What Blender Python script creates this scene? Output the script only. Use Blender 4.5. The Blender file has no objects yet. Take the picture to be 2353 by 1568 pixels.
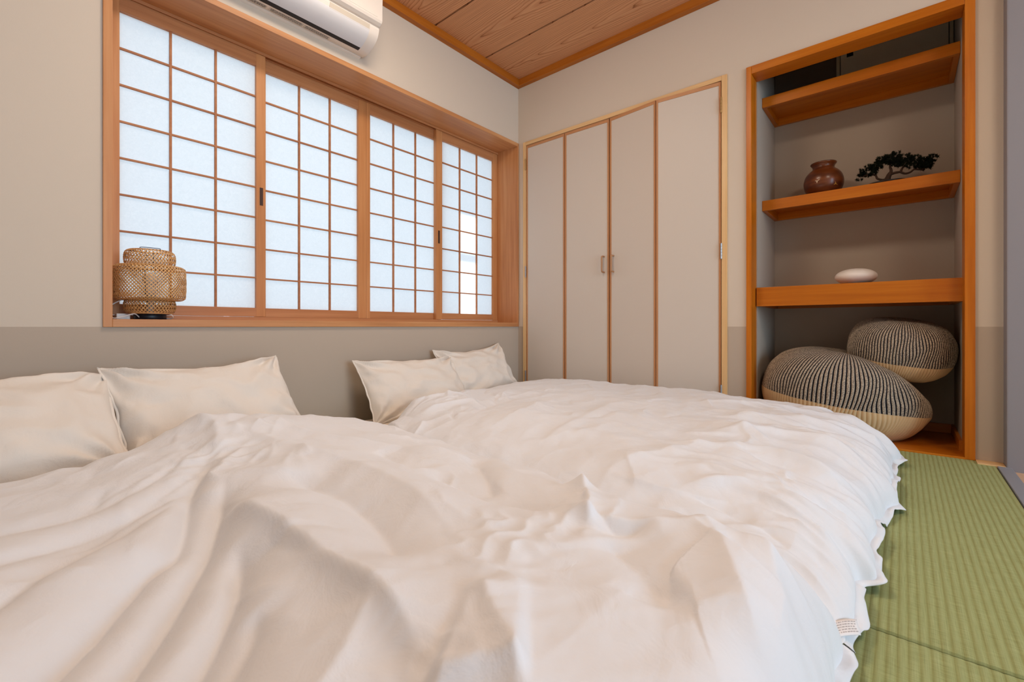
import bpy, bmesh, math, random
import numpy as np
from mathutils import Vector, Matrix, Euler

# ---------------------------------------------------------------- camera
scene = bpy.context.scene
COL = scene.collection
R_ = math.radians
FPX, CXP, HZ = 1046.0, 1176.5, 750.0          # focal length and horizon in pixels of the 2353x1568 frame
cam_d = bpy.data.cameras.new('camera'); cam = bpy.data.objects.new('camera', cam_d); COL.objects.link(cam)
cam_d.sensor_fit = 'HORIZONTAL'; cam_d.sensor_width = 36.0; cam_d.lens = 36.0 * FPX / 2353.0
cam_d.shift_y = -(784.0 - HZ) / 2353.0
cam_d.clip_start = 0.02
cam.location = (0, 0, 0.559)
cam.rotation_euler = (R_(90), 0, R_(40.65 - 90))
cam_d.dof.use_dof = True; cam_d.dof.focus_distance = 2.0; cam_d.dof.aperture_fstop = 7.0
scene.camera = cam
# ---------------------------------------------------------------- sky, sun, large lights, exposure
world = bpy.data.worlds.new('sky'); scene.world = world; world.use_nodes = True
bg = world.node_tree.nodes['Background']
bg.inputs['Color'].default_value = (0.70, 0.86, 1.0, 1); bg.inputs['Strength'].default_value = 2.55
sun_d = bpy.data.lights.new('sun', 'SUN'); sun = bpy.data.objects.new('sun', sun_d); COL.objects.link(sun)
sun_d.energy = 5.0; sun_d.angle = R_(0.3); sun_d.color = (1.0, 0.97, 0.92)
sun.rotation_euler = Vector((0, -math.cos(R_(28)), -math.sin(R_(28)))).to_track_quat('-Z', 'Y').to_euler()
# daylight through the big window of the room behind the camera
al = bpy.data.lights.new('daylight_next_room', 'AREA'); alo = bpy.data.objects.new('daylight_next_room', al); COL.objects.link(alo)
al.shape = 'RECTANGLE'; al.size = 2.6; al.size_y = 1.9; al.energy = 90; al.color = (0.50, 0.76, 1.0)
alo.location = (0.7, -3.92, 1.25); alo.rotation_euler = (R_(90), 0, 0)
LAMP_POWER = 27.0; LAMP2_POWER = 24.0
scene.view_settings.view_transform = 'Standard'; scene.view_settings.look = 'None'
scene.view_settings.gamma = 1.0; scene.view_settings.use_curve_mapping = False
scene.view_settings.exposure = 0.0

# ---------------------------------------------------------------- helpers
rnd = random.Random(7)
def lin(c):
    return tuple(((x/255)/12.92 if x/255 <= 0.04045 else ((x/255+0.055)/1.055)**2.4) for x in c)
def new_mat(name, base=(200,200,200), rough=0.6, metal=0.0, spec=0.4):
    m = bpy.data.materials.new(name); m.use_nodes = True
    b = m.node_tree.nodes['Principled BSDF']
    b.inputs['Base Color'].default_value = (*lin(base), 1); b.inputs['Roughness'].default_value = rough
    b.inputs['Metallic'].default_value = metal; b.inputs['Specular IOR Level'].default_value = spec
    return m
def nd(m, typ, **kw):
    n = m.node_tree.nodes.new(typ)
    for k, v in kw.items(): setattr(n, k, v)
    return n
def ln(m, a, ao, b, bi):
    m.node_tree.links.new(a.outputs[ao], b.inputs[bi])
def bsdf(m): return m.node_tree.nodes['Principled BSDF']
def pos_map(m, scale=(1,1,1), coord='pos', rot=(0,0,0)):
    if coord == 'pos': g = nd(m, 'ShaderNodeNewGeometry'); out = 'Position'
    else: g = nd(m, 'ShaderNodeTexCoord'); out = 'Object'
    mp = nd(m, 'ShaderNodeMapping'); mp.inputs['Scale'].default_value = scale; mp.inputs['Rotation'].default_value = rot
    ln(m, g, out, mp, 'Vector'); return mp
def add_bump(m, vec, scale, strength, dist=0.002, detail=3, typ='ShaderNodeTexNoise'):
    n = nd(m, typ); n.inputs['Scale'].default_value = scale
    if 'Detail' in n.inputs: n.inputs['Detail'].default_value = detail
    ln(m, vec, 'Vector', n, 'Vector')
    b = nd(m, 'ShaderNodeBump'); b.inputs['Strength'].default_value = strength; b.inputs['Distance'].default_value = dist
    ln(m, n, 0, b, 'Height'); ln(m, b, 'Normal', bsdf(m), 'Normal'); return b
def ramp(m, stops):
    r = nd(m, 'ShaderNodeValToRGB')
    while len(r.color_ramp.elements) < len(stops): r.color_ramp.elements.new(0.5)
    for e, (p, c) in zip(r.color_ramp.elements, stops):
        e.position = p; e.color = (*lin(c), 1)
    return r
def wood(name, dark, mid, light, axis, rough=0.45, fine=38.0, spec=0.35):
    """plain sawn wood: streaks stretched along `axis` (0 x, 1 y, 2 z)"""
    m = new_mat(name, mid, rough, spec=spec)
    s = [fine, fine, fine]; s[axis] = 1.6
    mp = pos_map(m, s)
    n = nd(m, 'ShaderNodeTexNoise'); n.inputs['Scale'].default_value = 1.0; n.inputs['Detail'].default_value = 5; n.inputs['Roughness'].default_value = 0.6
    ln(m, mp, 'Vector', n, 'Vector')
    s2 = [5, 5, 5]; s2[axis] = 0.9
    mp2 = pos_map(m, s2)
    n2 = nd(m, 'ShaderNodeTexNoise'); n2.inputs['Scale'].default_value = 1.0; n2.inputs['Detail'].default_value = 3
    ln(m, mp2, 'Vector', n2, 'Vector')
    mx = nd(m, 'ShaderNodeMath', operation='MULTIPLY_ADD'); mx.inputs[1].default_value = 0.55
    ln(m, n, 'Fac', mx, 0)
    m3 = nd(m, 'ShaderNodeMath', operation='MULTIPLY'); m3.inputs[1].default_value = 0.45; ln(m, n2, 'Fac', m3, 0); ln(m, m3, 0, mx, 2)
    r = ramp(m, [(0.33, dark), (0.5, mid), (0.66, light)]); ln(m, mx, 0, r, 'Fac'); ln(m, r, 'Color', bsdf(m), 'Base Color')
    return m
def obj_from(name, me, mat=None, parent=None):
    o = bpy.data.objects.new(name, me); COL.objects.link(o)
    if mat is not None and not me.materials: me.materials.append(mat)
    if parent is not None: o.parent = parent
    return o
def empty(name, loc=(0,0,0), rot=(0,0,0)):
    o = bpy.data.objects.new(name, None); COL.objects.link(o); o.location = loc; o.rotation_euler = rot
    o.empty_display_size = 0.05; return o
def tag(o, label=None, cat=None, group=None, kind=None):
    if label: o['label'] = label
    if cat: o['category'] = cat
    if group: o['group'] = group
    if kind: o['kind'] = kind
    return o
def bm_box(bm, x0, x1, y0, y1, z0, z1, bev=0.0):
    r = bmesh.ops.create_cube(bm, size=1.0)
    vs = r['verts']
    for v in vs:
        v.co = Vector((x0 + (v.co.x+.5)*(x1-x0), y0 + (v.co.y+.5)*(y1-y0), z0 + (v.co.z+.5)*(z1-z0)))
    if bev:
        es = list({e for v in vs for e in v.link_edges})
        bmesh.ops.bevel(bm, geom=es, offset=bev, segments=2, profile=0.6, affect='EDGES', clamp_overlap=True)
def bm_mesh(name, bm, smooth=False):
    bmesh.ops.recalc_face_normals(bm, faces=bm.faces)
    me = bpy.data.meshes.new(name); bm.to_mesh(me); bm.free()
    if smooth: me.polygons.foreach_set('use_smooth', [True]*len(me.polygons))
    return me
def box(name, b, mat, parent=None, bev=0.0015):
    bm = bmesh.new(); bm_box(bm, *b, bev=bev)
    return obj_from(name, bm_mesh(name, bm), mat, parent)
def boxes(name, bl, mat, parent=None, bev=0.0):
    bm = bmesh.new()
    for b in bl: bm_box(bm, *b, bev=bev)
    return obj_from(name, bm_mesh(name, bm), mat, parent)
def grid_mesh(name, P, closed_u=False, closed_v=False, smooth=True, flip=False):
    """P: (nu, nv, 3) array"""
    nu, nv = P.shape[:2]
    iu = np.arange(nu if closed_u else nu-1); iv = np.arange(nv if closed_v else nv-1)
    I, J = np.meshgrid(iu, iv, indexing='ij'); I2 = (I+1) % nu; J2 = (J+1) % nv
    q = np.stack([I*nv+J, I2*nv+J, I2*nv+J2, I*nv+J2], -1).reshape(-1, 4)
    if flip: q = q[:, ::-1]
    me = bpy.data.meshes.new(name)
    me.vertices.add(nu*nv); me.vertices.foreach_set('co', P.reshape(-1).astype(np.float32))
    n = len(q); me.loops.add(n*4); me.polygons.add(n)
    me.loops.foreach_set('vertex_index', q.reshape(-1).astype(np.int32))
    me.polygons.foreach_set('loop_start', np.arange(0, n*4, 4, dtype=np.int32))
    me.polygons.foreach_set('use_smooth', [smooth]*n)
    me.update(); me.validate(); return me
def tube_pts(path, rad, n=8):
    path = np.asarray(path, float); m = len(path)
    rad = np.broadcast_to(np.asarray(rad, float), (m,))
    t = np.gradient(path, axis=0); t /= np.linalg.norm(t, axis=1, keepdims=True) + 1e-12
    ref = np.array([0.31, 0.17, 0.93]); out = np.zeros((m, n, 3))
    a = np.linspace(0, 2*np.pi, n, endpoint=False)
    for i in range(m):
        u = np.cross(t[i], ref); u /= np.linalg.norm(u) + 1e-12; w = np.cross(t[i], u)
        out[i] = path[i] + rad[i]*(np.cos(a)[:, None]*u + np.sin(a)[:, None]*w)
    return out
def tube(name, path, rad, mat, parent=None, n=8):
    return obj_from(name, grid_mesh(name, tube_pts(path, rad, n), closed_v=True), mat, parent)
def smooth_path(pts, n=40):
    """Catmull-Rom through pts (any dimension)"""
    p = np.asarray(pts, float); p = np.vstack([2*p[0]-p[1], p, 2*p[-1]-p[-2]]); k = len(p)-3
    out = []
    for s in np.linspace(0, k, n):
        i = min(int(s), k-1); f = s-i; a, b, c, d = p[i:i+4]
        out.append(0.5*((2*b)+(-a+c)*f+(2*a-5*b+4*c-d)*f*f+(-a+3*b-3*c+d)*f**3))
    return np.array(out)
def lathe(name, prof, mat, parent=None, n=48, loc=(0,0,0)):
    prof = np.asarray(prof, float); a = np.linspace(0, 2*np.pi, n, endpoint=False)
    P = np.zeros((len(prof), n, 3))
    P[..., 0] = prof[:, 0:1]*np.cos(a); P[..., 1] = prof[:, 0:1]*np.sin(a); P[..., 2] = prof[:, 1:2]
    o = obj_from(name, grid_mesh(name, P, closed_v=True), mat, parent); o.location = loc; return o
# gradient noise in numpy
_rs = np.random.RandomState(11); _perm = _rs.permutation(512); _ang = _rs.rand(512)*2*np.pi
def noise(x, y, seed=0):
    x = np.asarray(x, float); y = np.asarray(y, float)
    xi = np.floor(x).astype(int); yi = np.floor(y).astype(int); xf = x-xi; yf = y-yi
    def g(i, j, dx, dy):
        h = _ang[_perm[(_perm[(i+seed*37) % 512]+j+seed*101) % 512]]
        return np.cos(h)*dx+np.sin(h)*dy
    u = xf**3*(xf*(xf*6-15)+10); v = yf**3*(yf*(yf*6-15)+10)
    a = g(xi, yi, xf, yf)*(1-u)+g(xi+1, yi, xf-1, yf)*u
    b = g(xi, yi+1, xf, yf-1)*(1-u)+g(xi+1, yi+1, xf-1, yf-1)*u
    return (a*(1-v)+b*v)*1.5
def fbm(x, y, seed=0, octv=4, gain=0.5):
    s = 0; a = 1
    for k in range(octv): s = s+a*noise(x*2**k, y*2**k, seed+k); a *= gain
    return s
def ridged(x, y, seed=0):
    return 1-np.abs(noise(x, y, seed))*1.6

# ---------------------------------------------------------------- materials
X, Y, CEIL = 2.70, 2.254, 2.44
LINE = 0.557
def wall_mat(name, up, low):
    m = new_mat(name, up, 0.85, spec=0.15)
    g = nd(m, 'ShaderNodeNewGeometry'); s = nd(m, 'ShaderNodeSeparateXYZ'); ln(m, g, 'Position', s, 0)
    c = nd(m, 'ShaderNodeMath', operation='GREATER_THAN'); c.inputs[1].default_value = LINE; ln(m, s, 'Z', c, 0)
    mx = nd(m, 'ShaderNodeMix', data_type='RGBA'); mx.inputs[6].default_value = (*lin(low), 1); mx.inputs[7].default_value = (*lin(up), 1)
    ln(m, c, 0, mx, 0); ln(m, mx, 2, bsdf(m), 'Base Color')
    add_bump(m, pos_map(m), 420, 0.12, 0.001)
    return m
M = {}
M['wall'] = wall_mat('wall_paper', (212,198,182), (187,171,155))
M['plain'] = new_mat('plain_plaster', (205,196,184), 0.85, spec=0.15); add_bump(M['plain'], pos_map(M['plain']), 420, 0.12, 0.001)
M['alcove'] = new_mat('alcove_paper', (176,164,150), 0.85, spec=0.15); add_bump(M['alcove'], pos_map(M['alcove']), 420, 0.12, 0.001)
M['grey'] = new_mat('grey_door_panel', (138,134,138), 0.6)
M['win_x'] = wood('window_wood_along_x', (176,116,72), (197,137,88), (211,155,105), 0)
M['win_y'] = wood('window_wood_along_y', (186,134,92), (204,154,110), (219,174,132), 0)
M['win_z'] = wood('window_wood_along_z', (172,110,64), (195,132,82), (208,150,100), 2)
M['shoji_x'] = wood('shoji_wood_along_x', (172,112,70), (190,128,82), (205,146,98), 0)
M['shoji_z'] = wood('shoji_wood_along_z', (176,114,66), (196,132,80), (210,150,98), 2)
M['kumiko'] = wood('kumiko_wood', (160,100,62), (178,116,74), (190,130,86), 0, rough=0.55)
M['pine_y'] = wood('pine_along_y', (206,160,104), (222,180,126), (232,196,146), 1, fine=60)
M['pine_z'] = wood('pine_along_z', (206,160,104), (222,180,126), (232,196,146), 2, fine=60)
M['edge_y'] = wood('door_edge_along_y', (172,116,76), (188,132,88), (200,146,104), 1)
M['edge_z'] = wood('door_edge_along_z', (172,116,76), (188,132,88), (200,146,104), 2)
M['amb_y'] = wood('amber_wood_along_y', (166,86,8), (186,102,14), (202,120,28), 1, rough=0.34)
M['amb_x'] = wood('amber_wood_along_x', (166,86,8), (186,102,14), (202,120,28), 0, rough=0.34)
M['amb_z'] = wood('amber_wood_along_z', (172,90,8), (192,106,14), (208,124,30), 2, rough=0.34)
M['trim_x'] = wood('ceiling_trim_along_x', (152,82,16), (172,96,22), (188,112,34), 0)
M['trim_y'] = wood('ceiling_trim_along_y', (152,82,16), (172,96,22), (188,112,34), 1)
M['white_panel'] = new_mat('white_door_face', (208,196,184), 0.5, spec=0.3)
M['steel'] = new_mat('brushed_steel', (170,170,172), 0.35, 0.9)
M['brass'] = new_mat('dull_brass', (190,160,110), 0.35, 0.8)
M['tan'] = new_mat('tan_handle', (176,130,92), 0.45)
M['black'] = new_mat('black_plastic', (14,14,16), 0.4)
M['dark'] = new_mat('dark_void', (28,22,18), 0.9, spec=0.05)
M['bronze'] = new_mat('dark_bronze_pull', (70,46,34), 0.45, 0.3)
M['ac'] = new_mat('white_plastic', (232,222,212), 0.32, spec=0.5)
M['ac_flap'] = new_mat('flap_plastic', (222,220,222), 0.4, spec=0.45)
M['ac_strip'] = new_mat('sensor_strip_plastic', (206,194,178), 0.3)
M['ink'] = new_mat('label_ink', (120,114,112), 0.7)
M['inkd'] = new_mat('dark_label_ink', (30,28,28), 0.7)
M['label'] = new_mat('sticker', (215,208,200), 0.55)
# ceiling boards with cathedral grain
def ceiling_mat():
    m = new_mat('ceiling_cedar', (190,140,102), 0.55, spec=0.25)
    tc = nd(m, 'ShaderNodeTexCoord'); s = nd(m, 'ShaderNodeSeparateXYZ'); ln(m, tc, 'Object', s, 0)
    oi = nd(m, 'ShaderNodeObjectInfo')
    def M2(op, a, b):
        n = nd(m, 'ShaderNodeMath', operation=op)
        for i, v in enumerate((a, b)):
            if v is None: continue
            if isinstance(v, (int, float)): n.inputs[i].default_value = v
            else: m.node_tree.links.new(v, n.inputs[i])
        return n.outputs[0]
    mp = nd(m, 'ShaderNodeMapping'); mp.inputs['Scale'].default_value = (5.0, 1.5, 1); ln(m, tc, 'Object', mp, 'Vector')
    cb = nd(m, 'ShaderNodeCombineXYZ'); rr = M2('MULTIPLY', oi.outputs['Random'], 17.0)
    m.node_tree.links.new(rr, cb.inputs[0]); m.node_tree.links.new(rr, cb.inputs[1])
    va = nd(m, 'ShaderNodeVectorMath', operation='ADD'); ln(m, mp, 0, va, 0); ln(m, cb, 0, va, 1)
    n1 = nd(m, 'ShaderNodeTexNoise'); n1.inputs['Scale'].default_value = 1.0; n1.inputs['Detail'].default_value = 3.5; n1.inputs['Roughness'].default_value = 0.55; ln(m, va, 0, n1, 'Vector')
    xo = M2('ADD', s.outputs['X'], M2('MULTIPLY', M2('SUBTRACT', oi.outputs['Random'], 0.5), 0.10))
    xo = M2('ADD', xo, -0.01)
    ax = M2('ABSOLUTE', xo, None)
    q = M2('POWER', M2('MULTIPLY', ax, 9.0), 1.5)          # opens the arches out to straight lines at the board edge
    f = M2('ADD', M2('MULTIPLY', s.outputs['Y'], 1.35), M2('MULTIPLY', q, 1.7))
    f = M2('ADD', f, M2('MULTIPLY', n1.outputs['Fac'], 1.5))
    w = M2('FRACT', M2('MULTIPLY', f, 3.3), None)
    r = ramp(m, [(0.0, (212,150,106)), (0.62, (222,166,122)), (0.88, (208,146,102)), (0.96, (146,88,50)), (1.0, (212,154,110))])
    m.node_tree.links.new(w, r.inputs['Fac'])
    mp2 = nd(m, 'ShaderNodeMapping'); mp2.inputs['Scale'].default_value = (160, 3.0, 1); ln(m, tc, 'Object', mp2, 'Vector')
    n2 = nd(m, 'ShaderNodeTexNoise'); n2.inputs['Scale'].default_value = 1.0; n2.inputs['Detail'].default_value = 2; ln(m, mp2, 0, n2, 'Vector')
    r2 = ramp(m, [(0.3, (205,200,196)), (0.7, (255,255,255))]); ln(m, n2, 'Fac', r2, 'Fac')
    mx = nd(m, 'ShaderNodeMix', data_type='RGBA', blend_type='MULTIPLY'); mx.inputs[0].default_value = 0.55
    ln(m, r, 'Color', mx, 6); ln(m, r2, 'Color', mx, 7); ln(m, mx, 2, bsdf(m), 'Base Color')
    return m
M['ceil'] = ceiling_mat()
def tatami_mat_():
    m = new_mat('tatami_rush', (170,166,106), 0.75, spec=0.2)
    mp = pos_map(m, (14, 900, 1)); n = nd(m, 'ShaderNodeTexNoise'); n.inputs['Scale'].default_value = 1.0; n.inputs['Detail'].default_value = 2; ln(m, mp, 0, n, 'Vector')
    mp2 = pos_map(m, (520, 30, 1)); n2 = nd(m, 'ShaderNodeTexNoise'); n2.inputs['Scale'].default_value = 1.0; n2.inputs['Detail'].default_value = 2; ln(m, mp2, 0, n2, 'Vector')
    a = nd(m, 'ShaderNodeMath', operation='ADD'); ln(m, n, 'Fac', a, 0); ln(m, n2, 'Fac', a, 1)
    h = nd(m, 'ShaderNodeMath', operation='MULTIPLY'); h.inputs[1].default_value = 0.5; ln(m, a, 0, h, 0)
    r = ramp(m, [(0.32, (142,151,102)), (0.5, (160,170,120)), (0.68, (176,186,136))]); ln(m, h, 0, r, 'Fac')
    # colour goes darker towards the groove between the ribs
    g = nd(m, 'ShaderNodeNewGeometry'); s = nd(m, 'ShaderNodeSeparateXYZ'); ln(m, g, 'Position', s, 0)
    k = nd(m, 'ShaderNodeMath', operation='MULTIPLY'); k.inputs[1].default_value = 2*math.pi/0.0145; ln(m, s, 'Y', k, 0)
    c = nd(m, 'ShaderNodeMath', operation='COSINE'); ln(m, k, 0, c, 0)
    r2 = ramp(m, [(0.0, (236,230,214)), (0.45, (250,248,242)), (1.0, (255,255,255))])
    mr = nd(m, 'ShaderNodeMapRange'); mr.inputs['From Min'].default_value = -1; ln(m, c, 0, mr, 'Value'); ln(m, mr, 0, r2, 'Fac')
    mx = nd(m, 'ShaderNodeMix', data_type='RGBA', blend_type='MULTIPLY'); mx.inputs[0].default_value = 1.0
    ln(m, r, 'Color', mx, 6); ln(m, r2, 'Color', mx, 7); ln(m, mx, 2, bsdf(m), 'Base Color')
    b = nd(m, 'ShaderNodeBump'); b.inputs['Strength'].default_value = 0.3; b.inputs['Distance'].default_value = 0.001; ln(m, h, 0, b, 'Height'); ln(m, b, 0, bsdf(m), 'Normal')
    return m
M['tatami'] = tatami_mat_()
def paper_mat():
    m = bpy.data.materials.new('shoji_paper'); m.use_nodes = True; nt = m.node_tree; nt.nodes.remove(nt.nodes['Principled BSDF'])
    out = nt.nodes['Material Output']
    mp = pos_map(m, (60, 1, 60)); n = nd(m, 'ShaderNodeTexNoise'); n.inputs['Scale'].default_value = 1.0; n.inputs['Detail'].default_value = 6; n.inputs['Roughness'].default_value = 0.7; n.inputs['Distortion'].default_value = 1.5; ln(m, mp, 0, n, 'Vector')
    r = ramp(m, [(0.3, (228,232,236)), (0.7, (237,240,243))]); ln(m, n, 'Fac', r, 'Fac')
    d = nd(m, 'ShaderNodeBsdfDiffuse'); t = nd(m, 'ShaderNodeBsdfTranslucent'); ln(m, r, 'Color', d, 'Color'); ln(m, r, 'Color', t, 'Color')
    mx = nd(m, 'ShaderNodeMixShader'); mx.inputs[0].default_value = 0.55
    ln(m, d, 0, mx, 1); ln(m, t, 0, mx, 2); ln(m, mx, 0, out, 'Surface'); return m
M['paper'] = paper_mat()
def cloth_mat(name, c, crease=0.5):
    m = new_mat(name, c, 0.8, spec=0.15)
    bsdf(m).inputs['Sheen Weight'].default_value = 0.15
    mp = pos_map(m)
    n = nd(m, 'ShaderNodeTexNoise'); n.inputs['Scale'].default_value = 16; n.inputs['Detail'].default_value = 5; n.inputs['Roughness'].default_value = 0.62; n.inputs['Distortion'].default_value = 0.7; ln(m, mp, 0, n, 'Vector')
    b = nd(m, 'ShaderNodeBump'); b.inputs['Strength'].default_value = crease; b.inputs['Distance'].default_value = 0.006; ln(m, n, 'Fac', b, 'Height')
    n2 = nd(m, 'ShaderNodeTexNoise'); n2.inputs['Scale'].default_value = 900; ln(m, mp, 0, n2, 'Vector')
    b2 = nd(m, 'ShaderNodeBump'); b2.inputs['Strength'].default_value = 0.08; b2.inputs['Distance'].default_value = 0.001; ln(m, n2, 'Fac', b2, 'Height'); ln(m, b, 0, b2, 'Normal'); ln(m, b2, 0, bsdf(m), 'Normal')
    return m
M['duvet'] = cloth_mat('white_cotton', (228,228,231), 0.42)
M['pillow'] = cloth_mat('pillow_cotton', (230,221,211), 0.45)
M['sheet'] = cloth_mat('sheet_cotton', (226,212,196), 0.3)
M['bamboo'] = wood('bamboo', (186,130,74), (212,162,104), (228,184,128), 0, fine=120)

# ================================================================ THE SETTING
WX0, WX1, WZ0, WZ1 = 0.292, 2.695, 0.556, 1.966        # window casing, outer
T = 0.27                                               # wall thickness at the window
wb = boxes('wall_back', [(-1.25, WX0, Y, Y+T, 0, 2.6), (WX1, 3.5, Y, Y+T, 0, 2.6), (WX0, WX1, Y, Y+T, 0, WZ0), (WX0, WX1, Y, Y+T, WZ1, 2.6)], M['wall'])
tag(wb, 'cream wallpapered window wall with a grey lower band', kind='structure')
CY0, CY1, CZ1 = 0.739, 2.198, 1.958                    # closet casing outer
AY0, AY1, AZ1 = -0.229, 0.642, 1.955                   # alcove trim outer
wr = boxes('wall_right', [(X, X+.10, CY1, Y, 0, 2.6), (X, X+.10, CY0, CY1, CZ1, 2.6), (X, X+.10, AY1, CY0, 0, 2.6), (X, X+.10, AY0, AY1, AZ1, 2.6), (X, X+.10, -0.36, AY0, 0, 2.6)], M['wall'])
tag(wr, 'cream wallpapered wall with grey lower band around closet and alcove', kind='structure')
wl = boxes('wall_left', [(-1.25, -1.10, -4.1, Y, 0, 2.6)], M['wall']); tag(wl, 'cream wallpapered wall beside the bedding, out of view', kind='structure')
# next room shell behind the camera
wf = boxes('wall_front', [(-1.25, -0.6, -4.15, -4.0, 0, 2.6), (2.0, 3.5, -4.15, -4.0, 0, 2.6), (-0.6, 2.0, -4.15, -4.0, 0, 0.3), (-0.6, 2.0, -4.15, -4.0, 2.2, 2.6)], M['plain'])
tag(wf, 'plain wall of the next room with its big window opening', kind='structure')
wj = boxes('wall_next_room', [(2.63, 3.5, -4.0, -0.310, -0.05, 2.6)], M['grey'], bev=0.004); tag(wj, 'grey panelled wall end beside the alcove at right edge', kind='structure')
# floor
fl = boxes('floor', [(-1.25, 3.5, -4.1, Y, -0.30, -0.055)], M['dark']); tag(fl, 'sub floor under tatami and boards', kind='structure')
fw = wood('oak_floor', (196,158,126), (214,178,146), (226,194,164), 0)
for i in range(24):
    y1 = -0.327 - i*0.15
    if y1 < -4.0: break
    box('floor_board', (-1.1, 2.63, y1-0.148, y1, -0.055, -0.012), fw, fl, 0.001)
def tatami(x0, x1):
    y0, y1 = -0.283, Y-0.002
    n = int((y1-y0)/0.0145*6); ys = np.linspace(y0, y1, n); z = 0.0007*np.abs(np.cos(np.pi*ys/0.0145))**1.0 - 0.0007
    z[0] = z[-1] = -0.004
    xs = np.array([x0, x0+0.0015, x0+0.004, x1-0.004, x1-0.0015, x1]); dz = np.array([-0.05, -0.004, 0, 0, -0.004, -0.05])
    P = np.zeros((6, n+2, 3)); P[:, 1:-1, 1] = ys; P[:, 0, 1] = y0; P[:, -1, 1] = y1
    P[..., 0] = xs[:, None]; P[:, 1:-1, 2] = z; P[..., 2] += dz[:, None]; P[:, 0, 2] = -0.05; P[:, -1, 2] = -0.05
    return obj_from('tatami_mat', grid_mesh('tatami_mat', P, smooth=False), M['tatami'], fl)
for a, b in ((-1.1, -0.536), (-0.5315, 1.0755), (1.0800, X)): tatami(a, b)
th = box('threshold_strip', (-1.1, 2.63, -0.325, -0.285, -0.055, 0.003), new_mat('grey_threshold', (142,146,156), 0.5), None, 0.002)
th.name = 'trim_1'; tag(th, 'grey edging strip between tatami and wooden floor', kind='structure')
tw = box('trim_2', (2.63, X, -0.309, -0.2295, -0.055, 0.004), M['pine_y'], None, 0.001); tag(tw, 'small wooden sill at the wall foot beside the alcove', kind='structure')
# ceiling
ce = boxes('ceiling', [(-1.25, 3.5, -4.15, Y+T, CEIL+0.02, 2.62)], M['dark']); tag(ce, 'cedar board ceiling with dark joints', kind='structure')
edges = [-1.1, -0.865, -0.413, 0.039, 0.491, 0.943, 1.395, 1.847, 2.300, 2.70]
for a, b in zip(edges[:-1], edges[1:]):
    cxm = (a+b)/2
    bm = bmesh.new(); bm_box(bm, a+0.006-cxm, b-0.006-cxm, -3.1, 3.1, 0, 0.02, bev=0.002)
    o = obj_from('ceiling_board', bm_mesh('ceiling_board', bm), M['ceil'], ce); o.location = (cxm, -0.87, CEIL)
t3 = box('trim_3', (-1.1, X, Y-0.038, Y, 2.390, CEIL), M['trim_x'], None, 0.002); tag(t3, 'brown ceiling moulding along the window wall', kind='structure')
t4 = box('trim_4', (X-0.038, X, -4.0, Y-0.038, 2.390, CEIL), M['trim_y'], None, 0.002); tag(t4, 'brown ceiling moulding along the closet wall', kind='structure')

# ---------------------------------------------------------------- window with shoji screens
win = empty('window_1', ((WX0+WX1)/2, Y, WZ0)); tag(win, 'wide recessed window with four sliding paper screens', kind='structure')
def wpart(name, b, mat, bev=0.0015, parent=None):
    o = box(name, b, mat, None, bev); p = parent or win
    o.parent = p; o.matrix_parent_inverse = Matrix.Translation(p.location).inverted() if p is win else Matrix.Identity(4)
    return o
FY0, FY1 = Y-0.010, 2.515
wpart('casing_side', (WX0, WX0+0.027, FY0, FY1, WZ0, WZ1), M['win_z'])
wpart('casing_side', (WX1-0.014, WX1, FY0, FY1, WZ0, WZ1), M['win_z'])
wpart('casing_head', (WX0+0.027, WX1-0.014, FY0, FY1, WZ1-0.026, WZ1), M['win_x'])
wpart('casing_sill', (WX0+0.027, WX1-0.014, FY0, FY1, WZ0, WZ0+0.030), M['win_x'])
wpart('sill_track', (WX0+0.027, WX1-0.014, 2.452, FY1, WZ0+0.030, 0.606), M['shoji_x'])
wpart('jamb_post', (WX1-0.052, WX1-0.014, 2.458, 2.47, 0.606, WZ1-0.026), M['shoji_z'])
for yy in (2.447, 2.478, 2.509): wpart('head_rail', (WX0+0.027, WX1-0.014, yy, yy+0.006, 1.926, WZ1-0.026), M['shoji_x'], 0.001)
paper_me = {}
def shoji(x0, x1, px0, px1, yc, front):
    """sliding screen: outer x0..x1, paper from px0..px1"""
    zb, zt, pb, pt = 0.607, 1.930, 0.651, 1.866
    fr = boxes('shoji_screen', [(x0, px0, yc-0.014, yc+0.014, zb, zt), (px1, x1, yc-0.014, yc+0.014, zb, zt)], M['shoji_z'], None, 0.0015)
    fr.parent = win; fr.matrix_parent_inverse = Matrix.Translation(win.location).inverted()
    def sub(name, b, mat, bev=0.0008):
        o = box(name, b, mat, fr, bev); return o
    sub('top_rail', (px0, px1, yc-0.0135, yc+0.0135, pt, zt), M['shoji_x'])
    sub('bottom_rail', (px0, px1, yc-0.0135, yc+0.0135, zb, pb), M['shoji_x'])
    pw = (px1-px0)/3; ph = (pt-pb)/8; k = 0.0045
    for i in (1, 2): sub('lattice_bar', (px0+i*pw-k, px0+i*pw+k, yc-0.009, yc+0.003, pb, pt), M['kumiko'])
    for j in range(1, 8): sub('lattice_bar', (px0, px1, yc-0.0085, yc+0.003, pb+j*ph-k*0.85, pb+j*ph+k*0.85), M['kumiko'])
    key = round(pw, 3)
    if key not in paper_me:
        me = bpy.data.meshes.new('paper_pane'); me.from_pydata([(0,0,0),(pw,0,0),(pw,0,ph),(0,0,ph)], [], [(0,1,2,3)]); me.materials.append(M['paper']); paper_me[key] = me
    for i in range(3):
        for j in range(8):
            o = obj_from('paper_pane', paper_me[key], None, fr); o.location = (px0+i*pw, yc+0.0035, pb+j*ph)
    return fr
s1 = shoji(0.328, 0.938, 0.371, 0.895, 2.470, True)
s2 = shoji(0.905, 1.5285, 0.951, 1.475, 2.499, False)
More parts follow.
